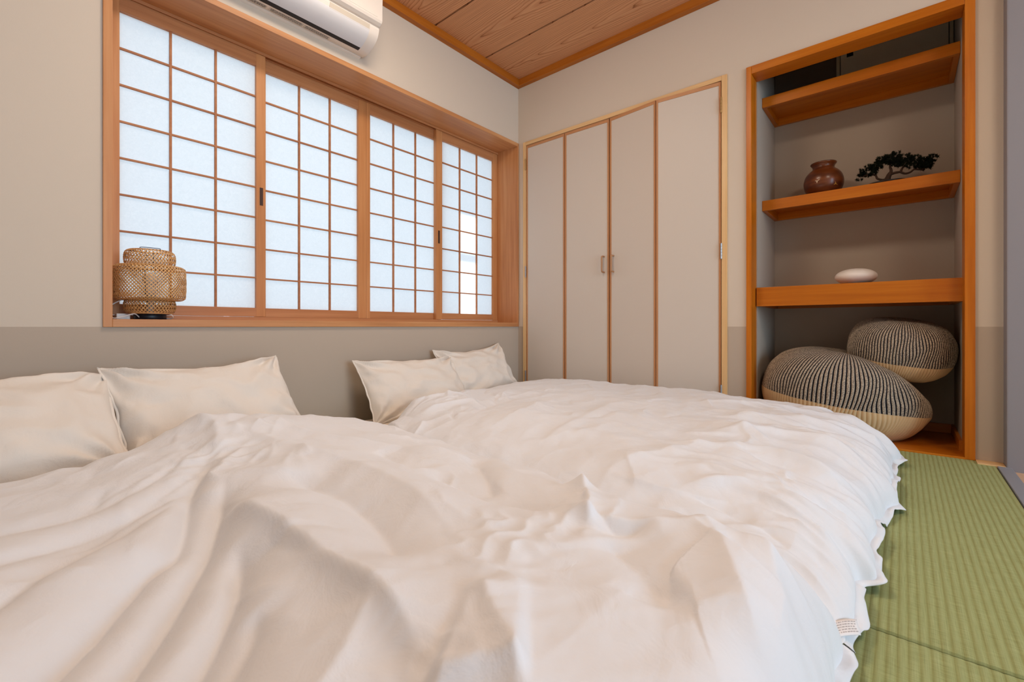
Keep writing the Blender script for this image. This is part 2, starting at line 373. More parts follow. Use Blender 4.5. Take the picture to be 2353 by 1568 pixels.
s3 = shoji(1.5295, 2.125, 1.5555, 2.0795, 2.499, False)
s4 = shoji(2.053, 2.672, 2.108, 2.632, 2.470, True)
def pull(fr, x, z):
    o = boxes('finger_pull', [(x-0.008, x+0.008, 2.4552, 2.457, z-0.045, z+0.045)], M['bronze'], fr, 0.0006)
pull(s1, 0.919, 1.213); pull(s4, 2.078, 1.182)
# outside: house eave and added neighbour walls, gap shaped for the sun strip
ext = new_mat('pale_render', (214,214,212), 0.9)
ev = boxes('wall_exterior_eave', [(-2.0, 4.5, Y+T, Y+T+0.55, 2.45, 2.55)], ext); tag(ev, 'roof eave outside the window, hidden by the paper', kind='structure')
SH = (7.5-2.47)*math.tan(R_(28))
nb = boxes('wall_exterior_sun_mask', [(-7, 2.290, 7.5, 7.8, -0.3, 5.2), (2.462, 9, 7.5, 7.8, -0.3, 5.2), (2.290, 2.462, 7.5, 7.8, 1.54+SH, 5.2), (2.290, 2.462, 7.5, 7.55, 1.08+SH-0.02, 1.08+SH+0.02)], ext)
tag(nb, 'unseen pale neighbour walls, gap shaped to cast the sun strip', kind='structure')
gr = boxes('ground_exterior', [(-12, 14, Y+T, 16, -0.6, -0.3)], ext); tag(gr, 'ground outside the window', kind='structure')

# ---------------------------------------------------------------- closet with bifold doors
tr = boxes('trim_5', [(X-0.012, X+0.10, CY0, CY0+0.029, 0, CZ1), (X-0.012, X+0.10, CY1-0.026, CY1, 0, CZ1)], M['pine_z'], None, 0.0015); tag(tr, 'pale pine side casing of the closet doors', kind='structure')
tr = boxes('trim_6', [(X-0.012, X+0.10, CY0+0.029, CY1-0.026, CZ1-0.026, CZ1)], M['pine_y'], None, 0.0015); tag(tr, 'pale pine head casing of the closet doors', kind='structure')
cb = boxes('wall_closet_back', [(X+0.10, X+0.14, CY0, CY1, 0, CZ1)], M['dark']); tag(cb, 'dark inside of the closet behind the doors', kind='structure')
def leaf(parent, ya, xa, yb, xb, z0=0.012, z1=1.929):
    """door leaf from (ya, xa) to (yb, xb); xa/xb: position of the room-side face"""
    L = math.hypot(yb-ya, xb-xa)
    # local: along = +x, thickness = +y into the closet
    ang = math.atan2(yb-ya, xb-xa)
    fr = empty('door_leaf'); fr.location = (xa, ya, 0); fr.rotation_euler = (0, 0, ang); fr.parent = parent
    s = 1
    e = 0.0125
    def bb(name, b, mat, bev=0.001):
        o = box(name, b, mat, fr, bev); return o
    th = 0.028
    bb('edge_strip', (0.001, e, 0, th, z0, z1), M['edge_z']); bb('edge_strip', (L-e, L-0.001, 0, th, z0, z1), M['edge_z'])
    bb('top_strip', (e, L-e, 0, th, z1-0.020, z1), M['edge_y']); bb('bottom_strip', (e, L-e, 0, th, z0, z0+0.02), M['edge_y'])
    bb('white_face', (e, L-e, 0.003, th-0.002, z0+0.02, z1-0.020), M['white_panel'], 0.0)
    return fr
d1 = empty('door_1', (X, 1.82, 0)); tag(d1, 'white bifold closet door nearest the window, wood edged', kind='structure')
d2 = empty('door_2', (X, 1.12, 0)); tag(d2, 'white bifold closet door beside the alcove, slightly folded out', kind='structure')
for d in (d1, d2): d.location = (0, 0, 0)
XF = X-0.006
# leaves run from high y to low y so that the local +y side looks into the closet
lf1 = leaf(d1, 2.170, XF, 1.820, XF-0.003); lf2 = leaf(d1, 1.818, XF-0.003, 1.470, XF)
lf3 = leaf(d2, 1.466, XF, 1.1365, XF-0.036); lf4 = leaf(d2, 1.1345, XF-0.036, 0.771, XF)
def handle(parent, y, x, z0, z1):
    p = smooth_path([(x+0.004, y, z1), (x-0.020, y, z1-0.001), (x-0.027, y, z1-0.010), (x-0.027, y, (z0+z1)/2), (x-0.027, y, z0+0.010), (x-0.020, y, z0+0.001), (x+0.004, y, z0)], 40)
    return tube('handle', p, 0.0055, M['tan'], parent, 10)
handle(d1, 1.508, XF-0.001, 0.918, 1.022); handle(d2, 1.437, XF-0.003, 0.916, 1.020)
def hinge(parent, y, z0, z1, mat):
    bm = bmesh.new(); n = 5
    for k in range(n):
        za = z0+(z1-z0)*k/n; zb = z0+(z1-z0)*(k+1)/n-0.0012
        r = bmesh.ops.create_cone(bm, cap_ends=True, segments=12, radius1=0.005, radius2=0.005, depth=zb-za)
        for v in r['verts']: v.co += Vector((X-0.014, y, (za+zb)/2))
    return obj_from('hinge', bm_mesh('hinge', bm, False), mat, parent)
for z0, z1 in ((1.745, 1.83), (0.93, 1.015), (0.14, 0.225)):
    hinge(d1, 2.171, z0, z1, M['steel' if z0 < 1.5 else 'brass']); hinge(d2, 0.769, z0+0.005, z1+0.008, M['steel' if z0 < 1.5 else 'brass'])

# ---------------------------------------------------------------- alcove
AB, AL, AR, ATOP = 3.25, 0.612, -0.200, 2.40
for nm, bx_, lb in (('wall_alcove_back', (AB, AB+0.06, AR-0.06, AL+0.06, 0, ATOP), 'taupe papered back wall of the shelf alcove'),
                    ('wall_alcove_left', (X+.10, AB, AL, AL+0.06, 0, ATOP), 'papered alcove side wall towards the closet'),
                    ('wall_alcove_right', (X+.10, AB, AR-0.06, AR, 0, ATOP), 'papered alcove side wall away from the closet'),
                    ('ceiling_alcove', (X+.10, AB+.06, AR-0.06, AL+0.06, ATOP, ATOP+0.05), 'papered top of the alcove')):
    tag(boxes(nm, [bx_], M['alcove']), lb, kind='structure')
tr = boxes('trim_7', [(X-0.012, X+0.10, AL+0.004, AY1, 0, AZ1), (X-0.012, X+0.10, AY0, AR+0.003, 0, AZ1)], M['amb_z'], None, 0.002); tag(tr, 'amber wooden posts framing the shelf alcove', kind='structure')
tr = boxes('trim_8', [(X-0.012, X+0.10, AR+0.003, AL+0.004, AZ1-0.042, AZ1)], M['amb_y'], None, 0.002); tag(tr, 'amber wooden head framing the shelf alcove', kind='structure')
fa = boxes('floor_alcove', [(X-0.012, AB, AR, AL, -0.05, 0.008)], M['amb_y'], None, 0.002); tag(fa, 'glossy amber wooden floor board of the alcove', kind='structure')
bb_ = boxes('baseboard_alcove', [(AB-0.012, AB, AR+0.012, AL, 0.008, 0.055), (X+.11, AB, AR, AR+0.012, 0.008, 0.055)], M['amb_y'], None, 0.001); tag(bb_, 'dark amber skirting inside the alcove', kind='structure')
# small sliding doors high on the alcove back
cab = empty('door_3', (0, 0, 0)); tag(cab, 'small grey sliding cupboard doors high in the alcove', kind='structure')
cm = new_mat('taupe_slider', (222,208,182), 0.7); cmf = new_mat('slider_frame', (206,192,162), 0.6); cdk = new_mat('dark_opening', (112,94,80), 0.8)
box('slider_panel', (AB-0.020, AB-0.003, -0.178, 0.272, 1.88, 2.395), cm, cab, 0.001)
box('slider_panel', (AB-0.012, AB-0.002, 0.292, AL-0.002, 1.88, 2.395), cdk, cab, 0.001)  # dark sheet stands in for the shaded opening beside the slider
box('slider_frame', (AB-0.026, AB-0.004, 0.276, 0.292, 1.88, 2.395), cmf, cab, 0.001)
box('slider_frame', (AB-0.026, AB-0.004, -0.196, -0.182, 1.88, 2.395), cmf, cab, 0.001)
box('finger_pull', (AB-0.0225, AB-0.019, 0.214, 0.244, 2.10, 2.19), M['black'], cab, 0.001)

def shelf(zb, zt, label, xf=2.909, fascia=0.02):
    e = empty('alcove_shelf', ((xf+AB)/2, (AL+AR)/2, zb)); tag(e, label, 'shelf', 'wooden shelves in the alcove')
    def p(name, b, mat):
        o = box(name, b, mat, None, 0.0012); o.parent = e; o.matrix_parent_inverse = Matrix.Translation(e.location).inverted()
    p('front_rail', (xf, xf+fascia, AR+0.001, AL-0.001, zb, zt), M['amb_y'])
    p('shelf_board', (xf+fascia, AB-0.001, AR+0.001, AL-0.001, zt-0.014, zt), M['amb_y'])
    p('side_cleat', (xf+fascia, AB-0.001, AL-0.022, AL-0.001, zb, zt-0.014), M['amb_x'])
    p('side_cleat', (xf+fascia, AB-0.001, AR+0.001, AR+0.022, zb, zt-0.014), M['amb_x'])
    p('back_cleat', (AB-0.021, AB-0.001, AR+0.022, AL-0.022, zb, zt-0.014), M['amb_y'])
    return e
shelf(1.808, 1.863, 'topmost amber shelf, empty, below the small sliding doors')
shelf(1.218, 1.275, 'amber shelf carrying the brown vase and bonsai')
shelf(0.668, 0.771, 'thick amber shelf above the poufs, carrying the white oval ornament', xf=2.775, fascia=0.03)

# ================================================================ BEDDING
def seg_dist(x, y, pl):
    """signed distance to a polyline (left positive) and arc parameter 0..1"""
    pl = np.asarray(pl, float); best = np.full(x.shape, 1e9); sg = np.zeros(x.shape); ar = np.zeros(x.shape)
    L = np.linalg.norm(np.diff(pl, axis=0), axis=1); tot = L.sum(); acc = 0
    for i in range(len(pl)-1):
        a, b = pl[i], pl[i+1]; d = b-a; t = np.clip(((x-a[0])*d[0]+(y-a[1])*d[1])/(d@d), 0, 1)
        px, py = a[0]+t*d[0], a[1]+t*d[1]; q = np.hypot(x-px, y-py)
        s = np.sign(d[0]*(y-a[1])-d[1]*(x-a[0])); k = q < best
        best = np.where(k, q, best); sg = np.where(k, s, sg); ar = np.where(k, (acc+t*L[i])/tot, ar); acc += L[i]
    return best, sg, ar
def fold(x, y, pl, amp, wl, wr, taper=(0.12, 0.12), n=24, soft=0.004):
    pl = smooth_path(pl, n) if len(pl) > 2 else np.asarray(pl, float)
    d, s, a = seg_dist(x, y, pl)
    w = np.where(s >= 0, wl, wr)
    dd = (np.sqrt(d*d+soft*soft)-soft)/w
    ta, tb = taper
    e = np.clip(a/max(ta, 1e-3), 0, 1)*np.clip((1-a)/max(tb, 1e-3), 0, 1); e = e*e*(3-2*e)
    return amp*np.exp(-dd)*(1-np.exp(-(dd+0.15)*6)*0.0)*e
def creases(x, y, n, seed, box_, amp=(0.003, 0.008), wid=(0.006, 0.018), length=(0.10, 0.32), ang=(0, 3.14)):
    r = random.Random(seed); dz = np.zeros_like(x)
    for _ in range(n):
        px, py = r.uniform(box_[0], box_[1]), r.uniform(box_[2], box_[3]); a = r.uniform(*ang); L = r.uniform(*length); b = r.uniform(-0.7, 0.7)
        pl = [(px+math.cos(a+b*(t-0.5))*L*(t-0.5), py+math.sin(a+b*(t-0.5))*L*(t-0.5)) for t in (0, 0.33, 0.66, 1)]
        w1, w2 = r.uniform(*wid), r.uniform(*wid)*2.5
        if r.random() < 0.5: w1, w2 = w2, w1
        m = (np.abs(x-px) < L*0.6+0.12) & (np.abs(y-py) < L*0.6+0.12)
        if m.any(): dz[m] += fold(x[m], y[m], pl, r.choice((1, 1, -1))*r.uniform(*amp), w1, w2, (0.4, 0.4), n=8, soft=0.003)
    return dz
def remap(s, k=0.74): return s-k*np.sin(2*np.pi*s)/(2*np.pi)
def edge(q):
    q = np.clip(q, 0, 1); return np.sqrt(np.maximum(1-(1-q)**2, 0))
def interp(v, pts):
    p = np.asarray(pts, float); o = np.argsort(p[:, 0]); return np.interp(v, p[o, 0], p[o, 1])
def sm_interp(v, pts, n=200):
    c = smooth_path(pts, n); o = np.argsort(c[:, 0]); return np.interp(v, c[o, 0], c[o, 1])

def make_duvet(name, label, xl, xr, yf, yh, top, hem, W, extra, NX=330, NY=330):
    s = np.linspace(0, 1, NX); t = np.linspace(0, 1, NY)
    A, B = np.meshgrid(remap(s), remap(t), indexing='ij')
    # rough plan then refine the boundary functions on the real coordinates
    xm, ym = np.linspace(-0.75, 2.65, 2), None
    x = xl(B*1.7)+(xr(B*1.7)-xl(B*1.7))*A
    for _ in range(2):
        y = yf(x)+(yh(x)-yf(x))*B
        x = xl(y)+(xr(y)-xl(y))*A
    wx = xr(y)-xl(y); wy = yh(x)-yf(x)
    dl, dr, df, dh = A*wx, (1-A)*wx, B*wy, (1-B)*wy
    E = edge(dl/W[0])*edge(dr/W[1])*edge(df/W[2])*edge(dh/W[3])
    hz = hem(x, y)
    z = hz+(top(x, y)-hz)*E
    dz, dx, dy = extra(x, y, dl, dr, df, dh)
    inner = np.clip(np.minimum(np.minimum(dl, dr), np.minimum(df, dh))/0.05, 0, 1)
    z = z+dz*inner
    P = np.stack([x+dx, y+dy, z], -1)
    # a turned-under hem closes the edge
    ring = P.copy()
    root = empty(name, (float(x.mean()), float(y.mean()), 0)); root['label'] = label; root['category'] = 'duvet'
    o = obj_from('duvet_cover', grid_mesh('duvet_cover', P, flip=False), M['duvet']); o.parent = root; o.matrix_parent_inverse = Matrix.Translation(root.location).inverted()
    o['label'] = 'rumpled white cotton cover'
    return root, P
def seam_strip(root, line, outward, width=0.014, seed=0):
    """thin stitched flange standing off the edge of the cover"""
    line = np.asarray(line); n = len(line); k = np.concatenate([[0], np.cumsum(np.linalg.norm(np.diff(line, axis=0), axis=1))])*100
    wv = 0.014*noise(k*0.10, k*0+seed*3.3, seed)+0.006*noise(k*0.27, k*0+1.7, seed+2)
    top_ = line+np.array([0, 0, 0.001]); ow = outward/np.maximum(np.linalg.norm(outward, axis=1, keepdims=True), 1e-9)
    width = (width*(1.0+0.6*noise(k*0.12, k*0+seed*1.7, seed+5)))[:, None]
    mid = line+ow*width*0.5+np.stack([k*0, k*0, wv*0.5-0.002], -1)
    out = line+ow*width+np.stack([k*0, k*0, wv-0.006], -1)
    back = out+np.array([0, 0, -0.0015]); b2 = line+np.array([0, 0, -0.003])
    P = np.stack([top_, mid, out, back, b2], 1)
    P[..., 2] = np.maximum(P[..., 2], 0.004)
    o = obj_from('stitched_edge', grid_mesh('stitched_edge', P), M['duvet']); o.parent = root; o.matrix_parent_inverse = Matrix.Translation(root.location).inverted()
    return o

# --- futon mattresses under the duvets
def mattress(x0, x1, y0, y1, h, label):
    n = 60; s = remap(np.linspace(0, 1, n), 0.9); A, B = np.meshgrid(s, s, indexing='ij')
    x = x0+(x1-x0)*A; y = y0+(y1-y0)*B
    E = edge(A*(x1-x0)/0.06)*edge((1-A)*(x1-x0)/0.06)*edge(B*(y1-y0)/0.06)*edge((1-B)*(y1-y0)/0.06)
    z = 0.004+h*(0.12+0.88*E)+0.004*fbm(x*5, y*5, 3)*E; z[0, :] = z[-1, :] = 0.003; z[:, 0] = z[:, -1] = 0.003
    o = obj_from('futon_mattress', grid_mesh('futon_mattress', np.stack([x, y, z], -1)), M['sheet'])
    tag(o, label, 'futon', 'futon mattresses on the tatami')
mattress(-0.46, 0.94, 0.16, 2.12, 0.07, 'cream futon mattress under the nearer duvet')
mattress(1.205, 2.60, 0.16, 2.14, 0.07, 'cream futon mattress under the farther duvet')

# --- farther duvet (over the right-hand futon)
FOOT2 = [(0.90, 0.075), (1.03, 0.069), (1.132, 0.072), (1.192, 0.070), (1.222, 0.040), (1.28, 0.048), (1.40, 0.062), (1.466, 0.050), (1.55, 0.062), (1.643, 0.045), (1.74, 0.030), (1.802, 0.010), (1.86, 0.026), (1.95, 0.030), (2.023, 0.024), (2.10, 0.034), (2.20, 0.030), (2.312, 0.032), (2.386, 0.006), (2.48, 0.02), (2.62, 0.12), (2.70, 0.2)]
f2 = smooth_path(FOOT2, 400)
def yf2(x): return np.interp(x, f2[:, 0], f2[:, 1])
def yh2(x): return sm_interp(x, [(0.9, 1.62), (1.15, 1.74), (1.34, 1.82), (1.6, 1.86), (1.85, 1.90), (2.1, 1.95), (2.4, 1.98), (2.66, 1.97)])
def xl2(y): return sm_interp(y, [(-0.1, 0.93), (0.06, 0.92), (0.2, 0.88), (0.4, 0.86), (0.9, 0.91), (1.3, 0.95), (1.55, 0.99), (1.75, 1.06), (1.85, 1.15), (2.1, 1.25)])
def xr2(y): return sm_interp(y, [(-0.1, 2.47), (0.06, 2.50), (0.25, 2.56), (0.6, 2.61), (1.2, 2.62), (1.7, 2.62), (2.1, 2.60)])
def top2(x, y):
    base = interp(y, [(-0.1, 0.12), (0.05, 0.135), (0.2, 0.165), (0.4, 0.192), (0.7, 0.212), (1.2, 0.222), (1.6, 0.214), (1.9, 0.20), (2.1, 0.19)])
    hump = 0.030*np.exp(-((x-1.33)/0.16)**2-((y-1.66)/0.13)**2)
    return base*(0.97+0.05*np.exp(-((x-2.0)/0.5)**2))+hump+0.012*fbm(x*2.2+3, y*2.2, 5, 3)
def hem2(x, y): return 0.035+0.022*noise(x*9, x*0+2.5, 8)
def extra2(x, y, dl, dr, df, dh):
    dz = 0.0
    # long soft pleats running in from the foot edge
    fx = x+0.10*noise(x*3, y*3, 21)*1.0
    att = np.exp(-df/0.30)
    dz = dz+0.030*att*(ridged(fx*7.5, y*1.3, 31)-0.5)
    dz = dz+0.018*np.exp(-df/0.18)*(ridged(fx*17, y*3, 33)-0.5)
    dz = dz+creases(x, y, 70, 5, (1.0, 2.6, 0.15, 1.85), (0.002, 0.007), ang=(-0.5, 0.9))
    dz = dz+creases(x, y, 40, 6, (1.05, 2.5, 0.08, 0.50), (0.005, 0.013), length=(0.15, 0.4), ang=(1.2, 2.3))
    dz = dz+creases(x, y, 26, 7, (1.05, 1.7, 1.3, 1.8), (0.005, 0.014), length=(0.10, 0.25), ang=(0.0, 1.6))
    # gathered lines near the pillows and near the far side
    dz = dz+0.010*np.exp(-dh/0.22)*(ridged(x*8+y*3, y*5, 35)-0.5)
    dz = dz+0.0050*(ridged(x*5+y*2.0, y*7-x*1.5, 37)-0.5)+0.0022*fbm(x*14, y*14, 39, 3)
    for pl, a, w1, w2 in (
        ([(1.25, 1.70), (1.42, 1.62), (1.56, 1.58)], 0.020, 0.05, 0.02),
        ([(1.18, 1.55), (1.35, 1.50), (1.50, 1.46)], 0.016, 0.05, 0.018),
        ([(1.30, 1.36), (1.50, 1.40), (1.64, 1.52)], -0.016, 0.02, 0.05),
        ([(1.12, 1.10), (1.35, 1.12), (1.65, 1.22)], 0.013, 0.03, 0.07),
        ([(1.05, 0.86), (1.4, 0.90), (1.8, 0.98)], 0.010, 0.03, 0.08),
        ([(1.02, 0.62), (1.25, 0.52), (1.55, 0.44)], 0.013, 0.06, 0.03),
        ([(1.10, 0.42), (1.22, 0.28), (1.22, 0.10)], 0.026, 0.05, 0.02),
        ([(1.45, 0.46), (1.50, 0.26), (1.47, 0.10)], 0.022, 0.05, 0.025),
        ([(1.60, 0.52), (1.76, 0.28), (1.80, 0.06)], 0.026, 0.06, 0.025),
        ([(1.85, 0.60), (2.00, 0.34), (2.10, 0.10)], 0.018, 0.07, 0.03),
        ([(2.02, 0.75), (2.25, 0.40), (2.38, 0.08)], 0.020, 0.06, 0.03),
        ([(2.3, 0.85), (2.44, 0.5), (2.50, 0.2)], 0.012, 0.05, 0.03)):
        dz = dz+fold(x, y, pl, a, w1, w2, (0.3, 0.25))
    return dz, 0.006*np.exp(-df/0.1)*noise(x*14, y*14, 41), 0.004*np.exp(-df/0.1)*noise(x*22, y*10, 43)
dv2, P2 = make_duvet('duvet', 'rumpled white duvet on the far futon, along the closet doors', xl2, xr2, yf2, yh2, top2, hem2, (0.46, 0.17, 0.17, 0.13), extra2, 560, 520)
line = P2[6:-4, 0]; seam_strip(dv2, line, np.stack([0*line[:, 0], -1+0*line[:, 0], 0*line[:, 0]], -1), 0.016, 3)
line = P2[-1, 2:-4]; seam_strip(dv2, line, np.stack([1+0*line[:, 0], 0*line[:, 0], 0*line[:, 0]], -1), 0.014, 5)

# --- nearer duvet
def xr1(y): return sm_interp(y, [(-0.1, 0.93), (0.06, 0.925), (0.12, 0.90), (0.20, 0.862), (0.30, 0.85), (0.40, 0.83), (0.47, 0.84), (0.62, 0.885), (0.80, 0.925), (1.1, 0.965), (1.4, 1.00), (1.6, 1.02), (1.9, 1.03)])
def xl1(y): return -0.72+0.02*noise(y*4, y*0, 3)
f1 = smooth_path([(-0.8, 0.02), (0.0, 0.03), (0.4, 0.045), (0.6, 0.055), (0.75, 0.07), (0.83, 0.078), (0.90, 0.074), (0.94, 0.085)], 200)
def yf1(x): return np.interp(x, f1[:, 0], f1[:, 1])
def yh1(x): return sm_interp(x, [(-0.8, 1.60), (-0.2, 1.58), (0.05, 1.60), (0.20, 1.62), (0.36, 1.68), (0.50, 1.70), (0.66, 1.70), (0.82, 1.66), (1.04, 1.60)])
def top1(x, y):
    base = interp(x, [(-0.75, 0.20), (-0.2, 0.205), (0.1, 0.215), (0.3, 0.235), (0.55, 0.245), (0.75, 0.243), (0.9, 0.215), (1.0, 0.195)])
    f = interp(y, [(-0.1, 0.86), (0.1, 0.95), (0.25, 1.03), (0.4, 1.0), (1.3, 1.0), (1.75, 0.98)])
    hump = 0.060*np.exp(-((x-0.50)/0.17)**2-((y-1.52)/0.17)**2)+0.02*np.exp(-((x-0.25)/0.15)**2-((y-1.2)/0.2)**2)
    return base*f+hump+0.008*fbm(x*2.5, y*2.5, 15, 2)
def hem1(x, y): return 0.035+0.02*noise(x*8+5, x*0, 9)
def extra1(x, y, dl, dr, df, dh):
    dz = 0.0040*(ridged(x*5-y*2, y*4+x*2, 51)-0.5)+0.0016*fbm(x*14, y*14, 53, 3)
    dz = dz+creases(x, y, 60, 15, (0.0, 0.95, 0.15, 1.6), (0.002, 0.006), ang=(0.6, 2.6))
    dz = dz+creases(x, y, 22, 16, (0.15, 0.60, 1.05, 1.55), (0.004, 0.010), length=(0.08, 0.22), ang=(0.4, 1.8))
    dz = dz+creases(x, y, 16, 17, (0.40, 0.90, 0.1, 0.6), (0.004, 0.010), length=(0.10, 0.25), ang=(0.2, 2.2))
    # pleats at the foot and along the head edge
    dz = dz+0.012*np.exp(-df/0.14)*(ridged(x*9, y*3, 55)-0.5)+0.010*np.exp(-dh/0.14)*(ridged(x*9-y*4, y*6, 57)-0.5)
    F = [
     # fan of deep folds running towards the camera
     ([(0.40, 1.36), (0.343, 1.253), (0.266, 1.175), (0.16, 1.06), (0.05, 0.98)], -0.020, 0.030, 0.045),
     ([(0.38, 1.28), (0.30, 1.16), (0.268, 1.08), (0.208, 0.90), (0.150, 0.84), (0.055, 0.70), (-0.06, 0.56)], -0.042, 0.035, 0.026),
     ([(0.34, 1.10), (0.289, 0.97), (0.238, 0.854), (0.199, 0.784), (0.157, 0.712), (0.107, 0.635), (0.03, 0.52)], -0.038, 0.030, 0.020),
     ([(0.26, 0.80), (0.251, 0.753), (0.218, 0.669), (0.187, 0.618), (0.151, 0.566), (0.09, 0.48), (0.03, 0.40)], -0.032, 0.026, 0.016),
     ([(0.215, 0.60), (0.204, 0.563), (0.172, 0.523), (0.12, 0.46)], -0.014, 0.020, 0.016),
     ([(-0.30, 1.20), (0.018, 1.168), (0.129, 1.163), (0.221, 1.206), (0.339, 1.341)], -0.016, 0.030, 0.030),
     ([(-0.25, 1.02), (0.018, 1.025), (0.091, 1.05), (0.167, 1.080), (0.255, 1.126), (0.34, 1.22)], -0.015, 0.022, 0.026),
     ([(-0.2, 0.70), (0.0, 0.86), (0.07, 0.95), (0.173, 1.03), (0.28, 1.12)], -0.018, 0.030, 0.026),
     # the sharp shelf of cloth from the knot towards the camera
     ([(0.296, 0.976), (0.300, 0.844), (0.306, 0.740), (0.303, 0.636), (0.299, 0.536), (0.297, 0.472), (0.291, 0.410), (0.278, 0.355), (0.262, 0.325)], 0.034, 0.11, 0.016),
     ([(0.262, 0.330), (0.281, 0.300), (0.32, 0.25)], 0.022, 0.06, 0.014),
     ([(0.293, 0.466), (0.243, 0.428), (0.199, 0.400), (0.15, 0.36)], 0.010, 0.02, 0.03),
     ([(0.385, 0.385), (0.373, 0.363), (0.339, 0.311), (0.312, 0.263), (0.28, 0.21)], 0.018, 0.07, 0.016),
     # broad soft valleys
     ([(0.43, 1.02), (0.446, 0.811), (0.424, 0.662), (0.39, 0.562), (0.36, 0.477)], -0.030, 0.050, 0.040),
     ([(0.66, 1.02), (0.648, 0.952), (0.631, 0.799)], -0.014, 0.05, 0.02),
     ([(0.64, 0.80), (0.627, 0.700), (0.619, 0.586), (0.631, 0.508), (0.630, 0.420)], -0.024, 0.050, 0.022),
     ([(0.78, 0.82), (0.74, 0.73), (0.66, 0.62), (0.622, 0.589)], -0.018, 0.02, 0.045),
     # crossing ridges and the standing peak on the right edge
     ([(0.55, 1.50), (0.60, 1.25), (0.70, 1.00), (0.78, 0.78)], 0.016, 0.05, 0.03),
     ([(0.47, 1.45), (0.50, 1.20), (0.54, 0.95), (0.52, 0.70), (0.46, 0.50)], 0.016, 0.05, 0.04),
     ([(0.79, 0.50), (0.735, 0.452), (0.66, 0.40), (0.60, 0.36)], 0.032, 0.020, 0.030),
     ([(0.76, 0.46), (0.691, 0.43), (0.65, 0.38), (0.633, 0.33), (0.679, 0.285)], -0.020, 0.016, 0.022),
     ([(0.60, 0.33), (0.539, 0.231), (0.552, 0.19)], -0.020, 0.05, 0.035),
     ([(0.77, 0.27), (0.711, 0.215), (0.640, 0.175), (0.584, 0.147), (0.50, 0.10)], 0.014, 0.03, 0.03),
     ([(0.80, 0.165), (0.726, 0.139), (0.660, 0.115), (0.604, 0.097), (0.50, 0.07)], 0.018, 0.02, 0.03),
     ([(0.36, 1.62), (0.42, 1.50), (0.40, 1.36), (0.36, 1.28)], 0.018, 0.03, 0.03),
     ([(0.62, 1.66), (0.52, 1.52), (0.42, 1.40)], -0.014, 0.025, 0.03),
    ]
    for pl, a, w1, w2 in F: dz = dz+fold(x, y, pl, a, w1, w2, (0.18, 0.18))
    # small tucked creases at the knots
    for cx_, cy_, r_, s_ in ((0.36, 1.24, 0.10, 61), (0.50, 0.44, 0.08, 63), (0.28, 0.34, 0.05, 65), (0.62, 0.40, 0.06, 67)):
        dz = dz+0.008*np.exp(-((x-cx_)**2+(y-cy_)**2)/r_**2)*(ridged((x-cx_)*22, (y-cy_)*22, s_)-0.5)
    return dz, 0.004*np.exp(-df/0.1)*noise(x*14, y*14, 71), 0.004*np.exp(-df/0.1)*noise(x*20, y*10, 73)
dv1, P1 = make_duvet('duvet', 'rumpled white duvet in the foreground, nearest the camera', xl1, xr1, yf1, yh1, top1, hem1, (0.12, 0.085, 0.11, 0.10), extra1, 580, 580)
line = P1[4:-3, 0]; seam_strip(dv1, line, np.stack([0*line[:, 0], -1+0*line[:, 0], 0*line[:, 0]], -1), 0.016, 7)
# care tag sewn into the foot corner
def care_tag():
    n, m_ = 9, 7; u, v = np.meshgrid(np.linspace(0, 1, n), np.linspace(0, 1, m_), indexing='ij')
    o = np.array([0.946, 0.096, 0.050]); ea = np.array([0.056, -0.034, -0.010]); eb = np.array([-0.033, -0.008, -0.006])
    P = o+u[..., None]*ea+v[..., None]*eb; P[..., 2] += 0.005*np.sin(u*2.6)*(1-0.4*v)
    tm = new_mat('care_tag_cloth', (236,230,228), 0.7)
    o_ = obj_from('care_tag', grid_mesh('care_tag', P), tm); o_.parent = dv1; o_.matrix_parent_inverse = Matrix.Translation(dv1.location).inverted()
    sd = o_.modifiers.new('thickness', 'SOLIDIFY'); sd.thickness = 0.0008
    o_['label'] = 'small white printed care tag'
    # faint printed rows
    bm = bmesh.new(); r = random.Random(3)
    nrm = np.cross(ea, eb); nrm /= np.linalg.norm(nrm); nrm = nrm if nrm[2] > 0 else -nrm
    for row in range(5):
        c = 0.12
        while c < 0.86:
            w = r.uniform(0.03, 0.10); v0 = 0.14+row*0.155
            q = []
            for (uu, vv) in ((c, v0), (c+w, v0), (c+w, v0+0.06), (c, v0+0.06)):
                p = o+uu*ea+vv*eb; p[2] += 0.005*math.sin(uu*2.6)*(1-0.4*vv); p = p+nrm*0.0010; q.append(bm.verts.new(p))
            bm.faces.new(q); c += w+r.uniform(0.015, 0.04)
    pr = obj_from('printed_rows', bm_mesh('printed_rows', bm), new_mat('faint_print', (172,164,162), 0.8), o_)
care_tag()

